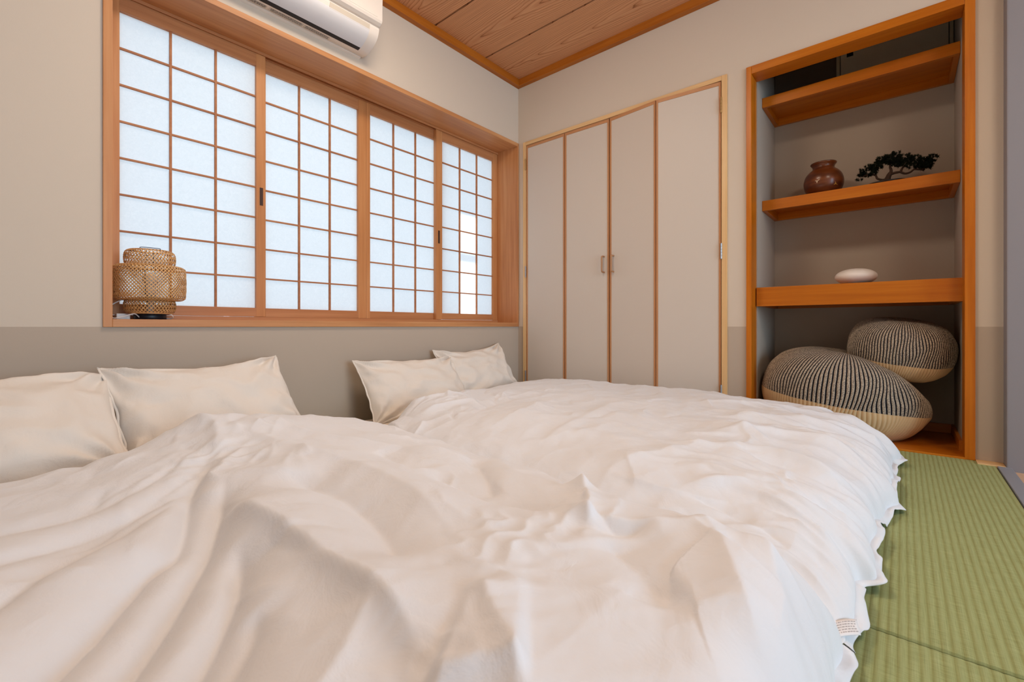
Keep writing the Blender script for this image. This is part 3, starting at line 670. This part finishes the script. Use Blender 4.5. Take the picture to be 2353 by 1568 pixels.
# --- pillows
def pillow(label, loc, w, h, t, tilt, yaw, roll, seed, sag=0.0):
    n = 70; s = np.sin(np.linspace(-np.pi/2, np.pi/2, n)); U, V = np.meshgrid(s, s, indexing='ij')
    cu = 0.055*(1-V**2)*np.abs(U)**3; cv = 0.10*(1-U**2)*np.abs(V)**3
    x = w/2*U*(1-cu)+0.006*noise(U*2+seed, V*3, seed); z = h/2*V*(1-cv)+0.006*noise(U*3, V*2+seed, seed+1)-sag*(1-U**2)*(V > 0)*V*0.03
    th = t/2*np.maximum(1-np.abs(U)**2.6, 0)**0.55*np.maximum(1-np.abs(V)**2.4, 0)**0.55
    corner = np.exp(-((1-np.abs(U))**2+(1-np.abs(V))**2)/0.35)
    radial = np.arctan2(1.02-np.abs(V), 1.02-np.abs(U))
    wr_ = 0.019*corner*np.sin(radial*11+seed+np.sign(U)*1.3+np.sign(V)*0.7)*np.minimum(th/(t*0.16), 1)
    wr_ = wr_+0.014*(ridged(U*2.2+seed+V, V*1.6-U*0.7, seed+3)-0.5)*np.minimum(th/(t*0.2), 1)+0.003*fbm(U*6, V*5, seed+5, 3)*np.minimum(th/(t*0.2), 1)
    droop = 0.012*(1-V)*th/t
    F = np.stack([x, -th-wr_-droop, z-droop], -1); Bk = np.stack([x, th+wr_*0.6, z], -1)
    e = empty('pillow', loc, (R_(-tilt), R_(roll), R_(yaw))); tag(e, label, 'pillow', 'white bed pillows against the window wall')
    bm = bmesh.new()
    me1 = grid_mesh('pillowcase', F); me2 = grid_mesh('b', Bk, flip=True)
    bm.from_mesh(me1); bm.from_mesh(me2); bmesh.ops.remove_doubles(bm, verts=bm.verts, dist=0.0012); bpy.data.meshes.remove(me2)
    obj_from('pillowcase', bm_mesh('pillowcase', bm, True), M['pillow'], e); bpy.data.meshes.remove(me1)
    # stitched rim
    ring = np.concatenate([F[:, 0], F[-1, 1:], F[::-1, -1][1:], F[0, ::-1][1:-1]])
    k = np.arange(len(ring)); c = ring.mean(0); out = ring-c; out[:, 1] = 0; out /= np.linalg.norm(out, axis=1, keepdims=True)
    wob = 0.004*noise(k*0.22, k*0+seed, seed)
    a = ring-out*0.004; b = ring+out*0.007; b[:, 1] += wob; th_ = np.array([0, 0.0016, 0])
    P = np.stack([a-th_, b-th_*0.6, b+th_*0.6, a+th_], 1)
    obj_from('stitched_rim', grid_mesh('stitched_rim', P, closed_u=True, closed_v=True), M['pillow'], e)
    return e
pillow('plump white pillow cut by the left edge of the picture', (-0.025, 1.935, 0.240), 0.64, 0.44, 0.20, 52, 0, -3.0, 2)
pillow('creased white pillow below the woven lamp, leaning on its left neighbour', (0.580, 1.995, 0.262), 0.605, 0.41, 0.15, 40, 6, -1, 8, 0.8)
pillow('white pillow in the middle, overlapping the one by the closet', (1.585, 2.055, 0.222), 0.655, 0.38, 0.15, 36, -2, 0.5, 14, 0.3)
pillow('white pillow closest to the closet doors', (2.140, 2.125, 0.258), 0.61, 0.38, 0.14, 30, 1, -2.5, 23, 0.8)

# ================================================================ POUFS
def pouf(label, loc, rx, ry, rz, rot, ribs, zsplit, seed, dent=None):
    e = empty('pouf', loc, rot); tag(e, label, 'pouf', 'ribbed pumpkin shaped poufs in the alcove')
    sub = 8; n = ribs*sub; a = np.linspace(0, 2*np.pi, n, endpoint=False)
    def prof(phi):   # phi -pi/2..pi/2
        c = np.cos(phi); s = np.sin(phi)
        return np.sign(c)*np.abs(c)**0.62, np.sign(s)*np.abs(s)**0.92
    def surf(p0, p1, m):
        ph = np.linspace(p0, p1, m); rr, zz = prof(ph); Aa, R = np.meshgrid(a, rr, indexing='xy'); Z = np.repeat(zz[:, None], n, 1)
        rib = np.abs(np.cos(Aa*ribs/2))**0.7
        fade = np.clip(R/0.35, 0, 1)
        wob = 0.020*fbm(np.cos(Aa)*1.5+seed+Z, np.sin(Aa)*1.5+Z*0.7, seed, 3)
        k = 1+wob-0.022*(1-rib)*fade
        tw = 0.05*noise(np.cos(Aa)*2+seed, np.sin(Aa)*2+Z*1.5, seed+4)
        Px = rx*R*np.cos(Aa+tw)*k; Py = ry*R*np.sin(Aa+tw)*k; Pz = rz*Z*(1+0.5*wob)
        cup = np.where(Z > 0, 0.10*rz*np.exp(-(R/0.20)**2), 0); Pz = Pz-cup
        if dent is not None:
            (qx, qy, dr_, dd) = dent; Pz = Pz-np.where(Z > -0.3, dd*np.exp(-(((Px-qx)**2+(Py-qy)**2)/dr_**2))*np.clip((Z+0.3)/0.8, 0, 1), 0)
        Pz = np.maximum(Pz, -rz*0.90)
        P = np.stack([Px, Py, Pz], -1); return P, Aa
    ps = math.asin(zsplit)
    P, Aa = surf(ps, math.pi/2*0.998, 64); me = grid_mesh('striped_cover', P, closed_v=True)
    at = me.attributes.new('stripe', 'FLOAT', 'POINT'); at.data.foreach_set('value', (1-np.abs(np.cos(Aa*ribs/2))).reshape(-1).astype(np.float32))
    o = obj_from('striped_cover', me, M['stripe'], e); o['label'] = 'upper cover knitted in dark and beige stripes'
    P, Aa = surf(-math.pi/2*0.998, ps, 44); me = grid_mesh('cream_base', P, closed_v=True)
    o = obj_from('cream_base', me, M['cream'], e); o['label'] = 'plain cream ribbed lower cover'
    return e
def stripe_mat():
    m = new_mat('striped_knit', (150,140,125), 0.95, spec=0.1)
    at = nd(m, 'ShaderNodeAttribute', attribute_name='stripe')
    r = nd(m, 'ShaderNodeValToRGB'); r.color_ramp.elements[0].position = 0.42; r.color_ramp.elements[1].position = 0.60
    ln(m, at, 'Fac', r, 'Fac')
    tc = nd(m, 'ShaderNodeTexCoord')
    n = nd(m, 'ShaderNodeTexNoise'); n.inputs['Scale'].default_value = 330; n.inputs['Detail'].default_value = 2; ln(m, tc, 'Object', n, 'Vector')
    sp = ramp(m, [(0.36, (96,88,84)), (0.52, (178,162,142)), (0.68, (198,182,160))]); ln(m, n, 'Fac', sp, 'Fac')
    mx = nd(m, 'ShaderNodeMix', data_type='RGBA'); mx.inputs[7].default_value = (*lin((24,26,34)), 1)
    ln(m, r, 'Color', mx, 0); ln(m, sp, 'Color', mx, 6); ln(m, mx, 2, bsdf(m), 'Base Color')
    b = nd(m, 'ShaderNodeBump'); b.inputs['Strength'].default_value = 0.4; b.inputs['Distance'].default_value = 0.002; ln(m, n, 'Fac', b, 'Height'); ln(m, b, 0, bsdf(m), 'Normal')
    return m
M['stripe'] = stripe_mat()
M['cream'] = new_mat('cream_knit', (214,182,140), 0.9, spec=0.1); add_bump(M['cream'], pos_map(M['cream']), 500, 0.15, 0.001)
pouf('large striped knitted pouf on the alcove floor', (2.925, 0.247, 0.215), 0.295, 0.360, 0.222, (R_(7), R_(-4), 0.2), 126, -0.09, 3, dent=(0.0, -0.26, 0.16, 0.10))
pouf('smaller striped pouf lying tilted on top of the large one', (2.975, 0.016, 0.448), 0.222, 0.207, 0.150, (R_(4), R_(-9), 0.5), 112, -0.30, 9)

# ================================================================ SMALL THINGS
# --- vase
def vase():
    e = empty('vase', (3.05, 0.335, 1.275)); tag(e, 'round brown glazed vase with bird motifs on the shelf', 'vase')
    pr = [(0.0, 0.0), (0.050, 0.0), (0.058, 0.004), (0.074, 0.022), (0.088, 0.048), (0.0935, 0.075), (0.092, 0.098), (0.084, 0.122), (0.070, 0.141), (0.056, 0.153), (0.051, 0.163), (0.053, 0.174), (0.060, 0.183), (0.0615, 0.187), (0.059, 0.189), (0.054, 0.185), (0.047, 0.174), (0.044, 0.163), (0.05, 0.150), (0.06, 0.12), (0.0, 0.02)]
    sp = smooth_path(pr[:14], 90); prof = np.vstack([sp, pr[14:]]); prof[:, 0] = np.maximum(prof[:, 0], 0)
    m = new_mat('brown_glaze', (120,62,28), 0.28, spec=0.5)
    mp = pos_map(m, (6, 6, 26), 'obj'); n = nd(m, 'ShaderNodeTexNoise'); n.inputs['Scale'].default_value = 1.0; n.inputs['Detail'].default_value = 4; ln(m, mp, 0, n, 'Vector')
    r = ramp(m, [(0.3, (64,28,12)), (0.5, (98,48,20)), (0.72, (132,74,36))]); ln(m, n, 'Fac', r, 'Fac'); ln(m, r, 'Color', bsdf(m), 'Base Color')
    lathe('vase_body', prof, m, e, 72)
    # the rim ring
    a = np.linspace(0, 2*np.pi, 48); tube('rim', np.stack([0.0595*np.cos(a), 0.0595*np.sin(a), 0*a+0.1875], -1), 0.0022, new_mat('dark_rim_glaze', (60,36,24), 0.2), e, 8)
    # two little birds, raised enamel on the belly
    def rad(z): return np.interp(z, sp[:, 1], sp[:, 0])
    def bird(ang, z0, s, rot, mat):
        pts = [(-1.0, 0.55), (-0.35, 0.35), (-0.05, 0.10), (0.45, 0.28), (1.0, 0.22), (0.55, 0.02), (0.25, -0.12), (0.35, -0.55), (0.10, -0.95), (-0.05, -0.35), (-0.25, 0.02), (-0.60, 0.22)]
        c_, s_ = math.cos(rot), math.sin(rot); bm = bmesh.new(); q = []
        for (u, v) in pts:
            uu, vv = (u*c_-v*s_)*s, (u*s_+v*c_)*s; z = z0+vv; r0 = rad(z)+0.0012; a_ = ang-uu/r0
            q.append(bm.verts.new((r0*math.cos(a_), r0*math.sin(a_), z)))
        f = bm.faces.new(q); ex = bmesh.ops.extrude_face_region(bm, geom=[f])
        for v in [g for g in ex['geom'] if isinstance(g, bmesh.types.BMVert)]: v.co.x *= 0.985; v.co.y *= 0.985
        bmesh.ops.triangulate(bm, faces=bm.faces)
        obj_from('bird_motif', bm_mesh('bird_motif', bm), mat, e)
    a0 = math.atan2(-0.335, -3.05)          # towards the room
    bird(a0-0.30, 0.074, 0.0125, 0.0, new_mat('pale_enamel', (214,190,160), 0.4)); bird(a0+0.66, 0.050, 0.012, 0.9, new_mat('gold_enamel', (190,140,60), 0.35))
vase()
# --- bonsai
def bonsai():
    e = empty('bonsai', (3.06, 0.062, 1.275)); tag(e, 'small dark bonsai pine in a low black tray on the shelf', 'bonsai')
    tray = [(0, 0.004), (0.070, 0.004), (0.074, 0.008), (0.082, 0.026), (0.083, 0.030), (0.080, 0.031), (0.076, 0.026), (0.0, 0.024)]
    t = lathe('tray', tray, new_mat('black_tray', (26,20,18), 0.35), e, 48); t.scale = (0.75, 1.0, 1)
    bark = new_mat('dark_bark', (64,46,34), 0.9); add_bump(bark, pos_map(bark), 260, 0.6, 0.003)
    # y decreases to the right of the picture
    def br(pts, r0, r1, name='branch', n=26):
        p = smooth_path(pts, n); k = np.linspace(0, 1, n); rad = r0+(r1-r0)*k; rad = rad*(1+0.12*noise(k*9, k*0, 5))
        tube(name, p, rad, bark, e, 9); return p
    br([(0, 0.002, 0.018), (0.0, 0.000, 0.040), (0.002, -0.006, 0.062), (0, -0.014, 0.078)], 0.016, 0.009, 'trunk')
    br([(0, -0.004, 0.050), (-0.004, 0.018, 0.046), (-0.006, 0.040, 0.058), (-0.004, 0.046, 0.074), (0, 0.070, 0.088), (0, 0.100, 0.084)], 0.0065, 0.003)
    br([(0, -0.012, 0.070), (0.002, -0.016, 0.090), (0.003, -0.012, 0.110), (0, -0.016, 0.135)], 0.008, 0.0035)
    br([(0, -0.012, 0.070), (0, -0.032, 0.074), (0, -0.052, 0.075), (-0.003, -0.060, 0.090), (0, -0.075, 0.105), (0, -0.10, 0.108)], 0.0072, 0.003)
    br([(0, -0.050, 0.075), (0.002, -0.070, 0.062), (0.002, -0.090, 0.064), (0, -0.106, 0.074), (0, -0.130, 0.068), (0, -0.150, 0.074)], 0.0058, 0.0028)
    needle = new_mat('pine_needles', (16,24,12), 0.85, spec=0.15)
    bm = bmesh.new(); r = random.Random(5)
    def tuft(c, s):
        c = Vector(c)
        for k in range(26):
            d = Vector((r.gauss(0, 1), r.gauss(0, 1), r.gauss(0.35, 1))).normalized(); q = d.orthogonal().normalized()*s*0.10
            L = s*r.uniform(0.75, 1.15)
            v = [bm.verts.new(c+d*s*0.05+q), bm.verts.new(c+d*s*0.05-q), bm.verts.new(c+d*L*0.9-q*0.55), bm.verts.new(c+d*L*0.9+q*0.55)]; bm.faces.new(v)
        ic = bmesh.ops.create_icosphere(bm, subdivisions=1, radius=s*0.42)
        for v in ic['verts']: v.co += c
    # crown outline read as pads (y, z, ry, rz, count)
    pads = [(0.072, 0.104, 0.040, 0.026, 26), (0.098, 0.092, 0.026, 0.014, 12), (0.045, 0.122, 0.030, 0.018, 18), (0.015, 0.146, 0.036, 0.020, 26), (-0.020, 0.150, 0.040, 0.022, 30), (-0.035, 0.125, 0.030, 0.018, 18), (-0.065, 0.128, 0.040, 0.026, 30), (-0.100, 0.112, 0.040, 0.028, 32), (-0.135, 0.098, 0.034, 0.026, 26), (-0.160, 0.104, 0.022, 0.020, 12), (-0.150, 0.082, 0.024, 0.012, 10)]
    for (y, z, ry, rz, n) in pads:
        for k in range(int(n*1.9)):
            a = r.uniform(0, 2*math.pi); q = math.sqrt(r.random())
            tuft((r.uniform(-0.032, 0.032), y+ry*q*math.cos(a), z+rz*q*math.sin(a)), r.uniform(0.0095, 0.0135))
    for (y, z) in ((0.128, 0.075), (0.118, 0.088), (0.120, 0.068), (0.105, 0.070), (-0.186, 0.122), (-0.192, 0.116), (-0.175, 0.128), (-0.183, 0.100), (-0.165, 0.070), (-0.05, 0.178), (-0.028, 0.176), (0.030, 0.166), (-0.085, 0.158)): tuft((r.uniform(-0.015, 0.015), y, z), 0.0125)
    o = obj_from('foliage', bm_mesh('foliage', bm), needle, e); o['kind'] = 'stuff'
bonsai()
# --- oval ornament
def oval():
    e = empty('oval_ornament', (3.0, 0.188, 0.771)); tag(e, 'smooth white pebble shaped ornament on a thin dark disc', 'ornament')
    b = lathe('base_disc', [(0, 0), (0.072, 0), (0.074, 0.002), (0.074, 0.005), (0.070, 0.007), (0, 0.007)], M['black'], e, 48); b.location = (0.0, -0.022, 0)
    ph = np.linspace(-np.pi/2, np.pi/2, 40); pr = np.stack([0.091*np.abs(np.cos(ph))**0.92, 0.0425*np.sin(ph)+0.0490], -1)
    lathe('white_body', pr, new_mat('matt_white_glass', (250,246,240), 0.4), e, 64)
oval()
# --- woven bamboo lamp
def lamp():
    cx, cy, cz = 0.452, 2.352, 0.586
    e = empty('table_lamp', (cx, cy, cz)); tag(e, 'tiered woven bamboo table lamp on the window sill', 'lamp')
    lathe('base', [(0, 0), (0.052, 0), (0.054, 0.002), (0.054, 0.020), (0.051, 0.023), (0, 0.023)], new_mat('black_base', (18,22,30), 0.4), e, 48)
    lathe('stem', [(0, 0.02), (0.012, 0.02), (0.012, 0.10), (0.018, 0.10), (0.018, 0.14), (0, 0.14)], M['ac'], e, 20)
    ph = np.linspace(-np.pi/2, np.pi/2, 16); lathe('bulb', np.stack([0.026*np.abs(np.cos(ph)), 0.165+0.028*np.sin(ph)], -1), new_mat('opal_bulb', (236,230,220), 0.4), e, 24)
    def tier(name, r, z0, z1, n, turn, inset_t, inset_b, w=0.0031):
        rc = min(0.016, (z1-z0)*0.28)
        pr = [(r-inset_t, z1-0.001), (r-rc, z1), (r-rc*0.35, z1-rc*0.35), (r, z1-rc), (r+0.002, (z0+z1)/2), (r, z0+rc), (r-rc*0.35, z0+rc*0.35), (r-rc, z0), (r-inset_b, z0+0.001)]
        sp = smooth_path(pr, 40); L = np.concatenate([[0], np.cumsum(np.linalg.norm(np.diff(sp, axis=0), axis=1))]); s = L/L[-1]
        bm = bmesh.new()
        for dr in (-1, 1):
            for k in range(n):
                a0 = 2*math.pi*k/n; prev = None
                for i in range(len(sp)):
                    a = a0+dr*turn*s[i]; rr, z = sp[i]
                    # over-under weave
                    rr = rr+dr*0.0012*math.sin(n*a0/2*0+n*turn*s[i]*1.0)
                    j0, j1 = max(i-1, 0), min(i+1, len(sp)-1); tp = sp[j1]-sp[j0]; ds = np.linalg.norm(tp)+1e-9
                    da = dr*turn*(s[j1]-s[j0])*rr; nn = math.hypot(ds, da); ct, st = ds/nn, da/nn      # across-ribbon direction
                    ha = w*ct/max(rr, 0.01); hz = -w*st*tp/ds
                    pA = (rr+hz[0], a+ha, z+hz[1]); pB = (rr-hz[0], a-ha, z-hz[1])
                    v = [bm.verts.new((q[0]*math.cos(q[1]), q[0]*math.sin(q[1]), q[2])) for q in (pA, pB)]
                    if prev: bm.faces.new((prev[0], prev[1], v[1], v[0]))
                    prev = v
        me = bm_mesh(name, bm, False)
        o = obj_from(name, me, M['bamboo'], e); md = o.modifiers.new('thickness', 'SOLIDIFY'); md.thickness = 0.0009
        for rr, z in ((r-inset_t, z1-0.001), (r-inset_b, z0+0.001)):
            a = np.linspace(0, 2*np.pi, 60); tube('rim_hoop', np.stack([rr*np.cos(a), rr*np.sin(a), 0*a+z], -1), 0.0026, M['bamboo'], e, 8)
        return o
    tier('shade_tier', 0.083, 0.214, 0.284, 42, 0.95, 0.030, 0.006, 0.0017)
    tier('shade_tier', 0.119, 0.079, 0.220, 58, 1.45, 0.034, 0.036, 0.0017)
    tier('shade_tier', 0.083, 0.025, 0.086, 42, 0.85, 0.006, 0.008, 0.0017)
    # dark wire uprights seen through the weave
    for k in range(4):
        a = -1.9+k*math.pi/2; p = [(0.080*math.cos(a), 0.080*math.sin(a), 0.03), (0.080*math.cos(a), 0.080*math.sin(a), 0.08), (0.113*math.cos(a), 0.113*math.sin(a), 0.095), (0.113*math.cos(a), 0.113*math.sin(a), 0.205), (0.080*math.cos(a), 0.080*math.sin(a), 0.22), (0.080*math.cos(a), 0.080*math.sin(a), 0.275), (0.045*math.cos(a), 0.045*math.sin(a), 0.283)]
        tube('wire_upright', p, 0.0012, M['black'], e, 6)
    tube('handle', smooth_path([(-0.032, 0.004, 0.280), (-0.032, 0.004, 0.290), (-0.030, 0.004, 0.2955), (0, 0, 0.2965), (0.030, -0.004, 0.2955), (0.032, -0.004, 0.290), (0.032, -0.004, 0.280)], 40), 0.0014, new_mat('navy_wire', (28,34,60), 0.4, 0.4), e, 8)
    cm_ = new_mat('white_cord', (225,220,215), 0.45)
    tube('cord', smooth_path([(0.048, -0.01, 0.006), (0.062, -0.03, 0.004), (0.066, -0.05, 0.010), (0.058, -0.06, 0.020), (0.052, -0.05, 0.018)], 24), 0.0022, cm_, e, 8)
    tube('cord', smooth_path([(-0.040, -0.03, 0.008), (-0.060, -0.05, 0.022), (-0.090, -0.055, 0.012), (-0.118, -0.05, 0.004), (-0.130, -0.03, 0.010)], 30), 0.0022, cm_, e, 8)
    tube('cord', smooth_path([(-0.131, 0.03, 0.045), (-0.115, 0.02, 0.060), (-0.09, 0.01, 0.078)], 20), 0.0022, cm_, e, 8)
    box('plug_adapter', (-0.105, -0.062, 0.01, 0.05, 0.0, 0.024), M['ac'], e, 0.003)
lamp()
# --- air conditioner
def aircon():
    x0, x1 = 0.560, 1.356
    e = empty('air_conditioner', (0.958, Y, 2.02)); tag(e, 'white wall mounted air conditioner above the window', 'air conditioner')
    inv = Matrix.Translation(e.location).inverted()
    def put(o): o.parent = e; o.matrix_parent_inverse = inv; return o
    def extrude(name, prof, xa, xb, mat, bev=0.0, cap=True):
        bm = bmesh.new(); va = [bm.verts.new((xa, y, z)) for y, z in prof]; vb = [bm.verts.new((xb, y, z)) for y, z in prof]; n = len(prof)
        for i in range(n): bm.faces.new((va[i], va[(i+1) % n], vb[(i+1) % n], vb[i]))
        bm.faces.new(va); bm.faces.new(vb[::-1])
        if bev:
            es = [ed for ed in bm.edges if len({v.co.x for v in ed.verts}) == 1]
            bmesh.ops.bevel(bm, geom=es, offset=bev, segments=3, profile=0.6, affect='EDGES', clamp_overlap=True)
        return put(obj_from(name, bm_mesh(name, bm), mat))
    low = smooth_path([(2.242, 2.028), (2.215, 2.0235), (2.186, 2.026), (2.160, 2.033), (2.135, 2.044), (2.110, 2.060), (2.092, 2.080), (2.082, 2.108)], 80)
    body = [(2.2535, 2.040), (2.2535, 2.314), (2.10, 2.314)]+[(2.082, 2.30), (2.082, 2.108)]+[tuple(p) for p in low[::-1][1:]]
    extrude('body', body, x0, x1, M['ac'], 0.0)
    # front panel overhanging the lower strip
    extrude('front_panel', [(2.085, 2.312), (2.064, 2.308), (2.053, 2.295), (2.050, 2.26), (2.050, 2.142), (2.056, 2.131), (2.072, 2.122), (2.085, 2.120)], x0, x1, M['ac'], 0.003)
    # lip line
    extrude('panel_lip', [(2.0515, 2.156), (2.0485, 2.153), (2.0485, 2.150), (2.0515, 2.147)], x0+0.02, x1-0.03, M['ac'], 0.0)
    # sensor strip on the lower front
    extrude('sensor_strip', [(2.083, 2.113), (2.0795, 2.113), (2.0845, 2.085), (2.089, 2.084)], x1-0.27, x1-0.055, M['ac_strip'], 0.0)
    # louvre flap following the curved underside, with the dark slot behind it
    fl_ = np.array([p for p in low if 2.086 < p[0] < 2.172]); off = np.array([-0.0035, -0.0035])
    prof = [tuple(p+off) for p in fl_]+[tuple(p+off*0.1) for p in fl_[::-1]]
    extrude('louvre_flap', prof, x0+0.055, x1-0.055, M['ac_flap'], 0.0015)
    sl = np.array([p for p in low if 2.1705 < p[0] < 2.196]); prof = [tuple(p+off*0.25) for p in sl]+[tuple(p-off) for p in sl[::-1]]
    extrude('air_slot', prof, x0+0.055, x1-0.055, M['black'], 0.0)
    extrude('mounting_plate', [(2.2538, 2.018), (2.2538, 2.045), (2.2405, 2.045), (2.2405, 2.022)], x0+0.005, x1-0.012, M['ac'], 0.001)
    # stickers on the flat underside
    def sticker(name, xa, xb, ya, yb, rows, seed):
        zz = lambda y: float(np.interp(y, low[::-1][:, 0][::1] if low[0, 0] > low[-1, 0] else low[:, 0], low[::-1][:, 1]))-0.0009
        def quad(bm, a, b, c, d, dz=0.0):
            bm.faces.new([bm.verts.new((x, y, zz(y)-dz)) for x, y in ((a, c), (b, c), (b, d), (a, d))])
        bm = bmesh.new(); quad(bm, xa, xb, ya, yb); s = put(obj_from(name, bm_mesh(name, bm), M['label']))
        bm = bmesh.new(); r = random.Random(seed); k = 0.0005
        for (a, b, c, d) in ((xa, xb, ya, ya+k), (xa, xb, yb-k, yb), (xa, xa+k, ya, yb), (xb-k, xb, ya, yb)): quad(bm, a, b, c, d, 0.0004)
        for i in range(rows):
            yy = ya+(yb-ya)*(i+0.7)/(rows+0.6); c = xa+0.006
            while c < xb-0.006:
                w_ = min(r.uniform(0.002, 0.009), xb-0.004-c); quad(bm, c, c+w_, yy-(yb-ya)*0.10/rows*2.4, yy+(yb-ya)*0.10/rows*2.4, 0.0004); c += w_+r.uniform(0.0012, 0.004)
        p = put(obj_from('printed_rows', bm_mesh('printed_rows', bm), M['ink'])); p.parent = s; p.matrix_parent_inverse = Matrix.Identity(4)
        return s
    sticker('warning_sticker', 0.862, 1.016, 2.204, 2.229, 4, 1)
    s = sticker('warning_sticker', 1.024, 1.152, 2.204, 2.229, 4, 2)
    sticker('rating_sticker', 0.775, 0.850, 2.206, 2.229, 3, 4)
aircon()
# --- ceiling lamp of the room (above the frame)
def ceiling_lamp(loc, label, power, col):
    e = empty('ceiling_lamp', loc); tag(e, label, 'lamp')
    lathe('lamp_body', [(0, 0), (0.27, 0), (0.28, -0.01), (0.28, -0.03), (0, -0.03)][::-1], M['ac'], e, 48)
    m = new_mat('lit_diffuser', (255,240,220), 0.5); b = bsdf(m); b.inputs['Emission Color'].default_value = col; b.inputs['Emission Strength'].default_value = power
    lathe('diffuser', [(0, -0.105), (0.10, -0.10), (0.20, -0.085), (0.25, -0.06), (0.265, -0.031)], m, e, 40)
ceiling_lamp((1.00, 1.22, CEIL), 'round white ceiling lamp over the bedding, above the picture', LAMP_POWER, (1.0, 0.85, 0.69, 1))
ceiling_lamp((1.00, -0.95, CEIL), 'round white ceiling lamp of the next room, behind the camera', LAMP2_POWER, (1.0, 0.85, 0.69, 1))
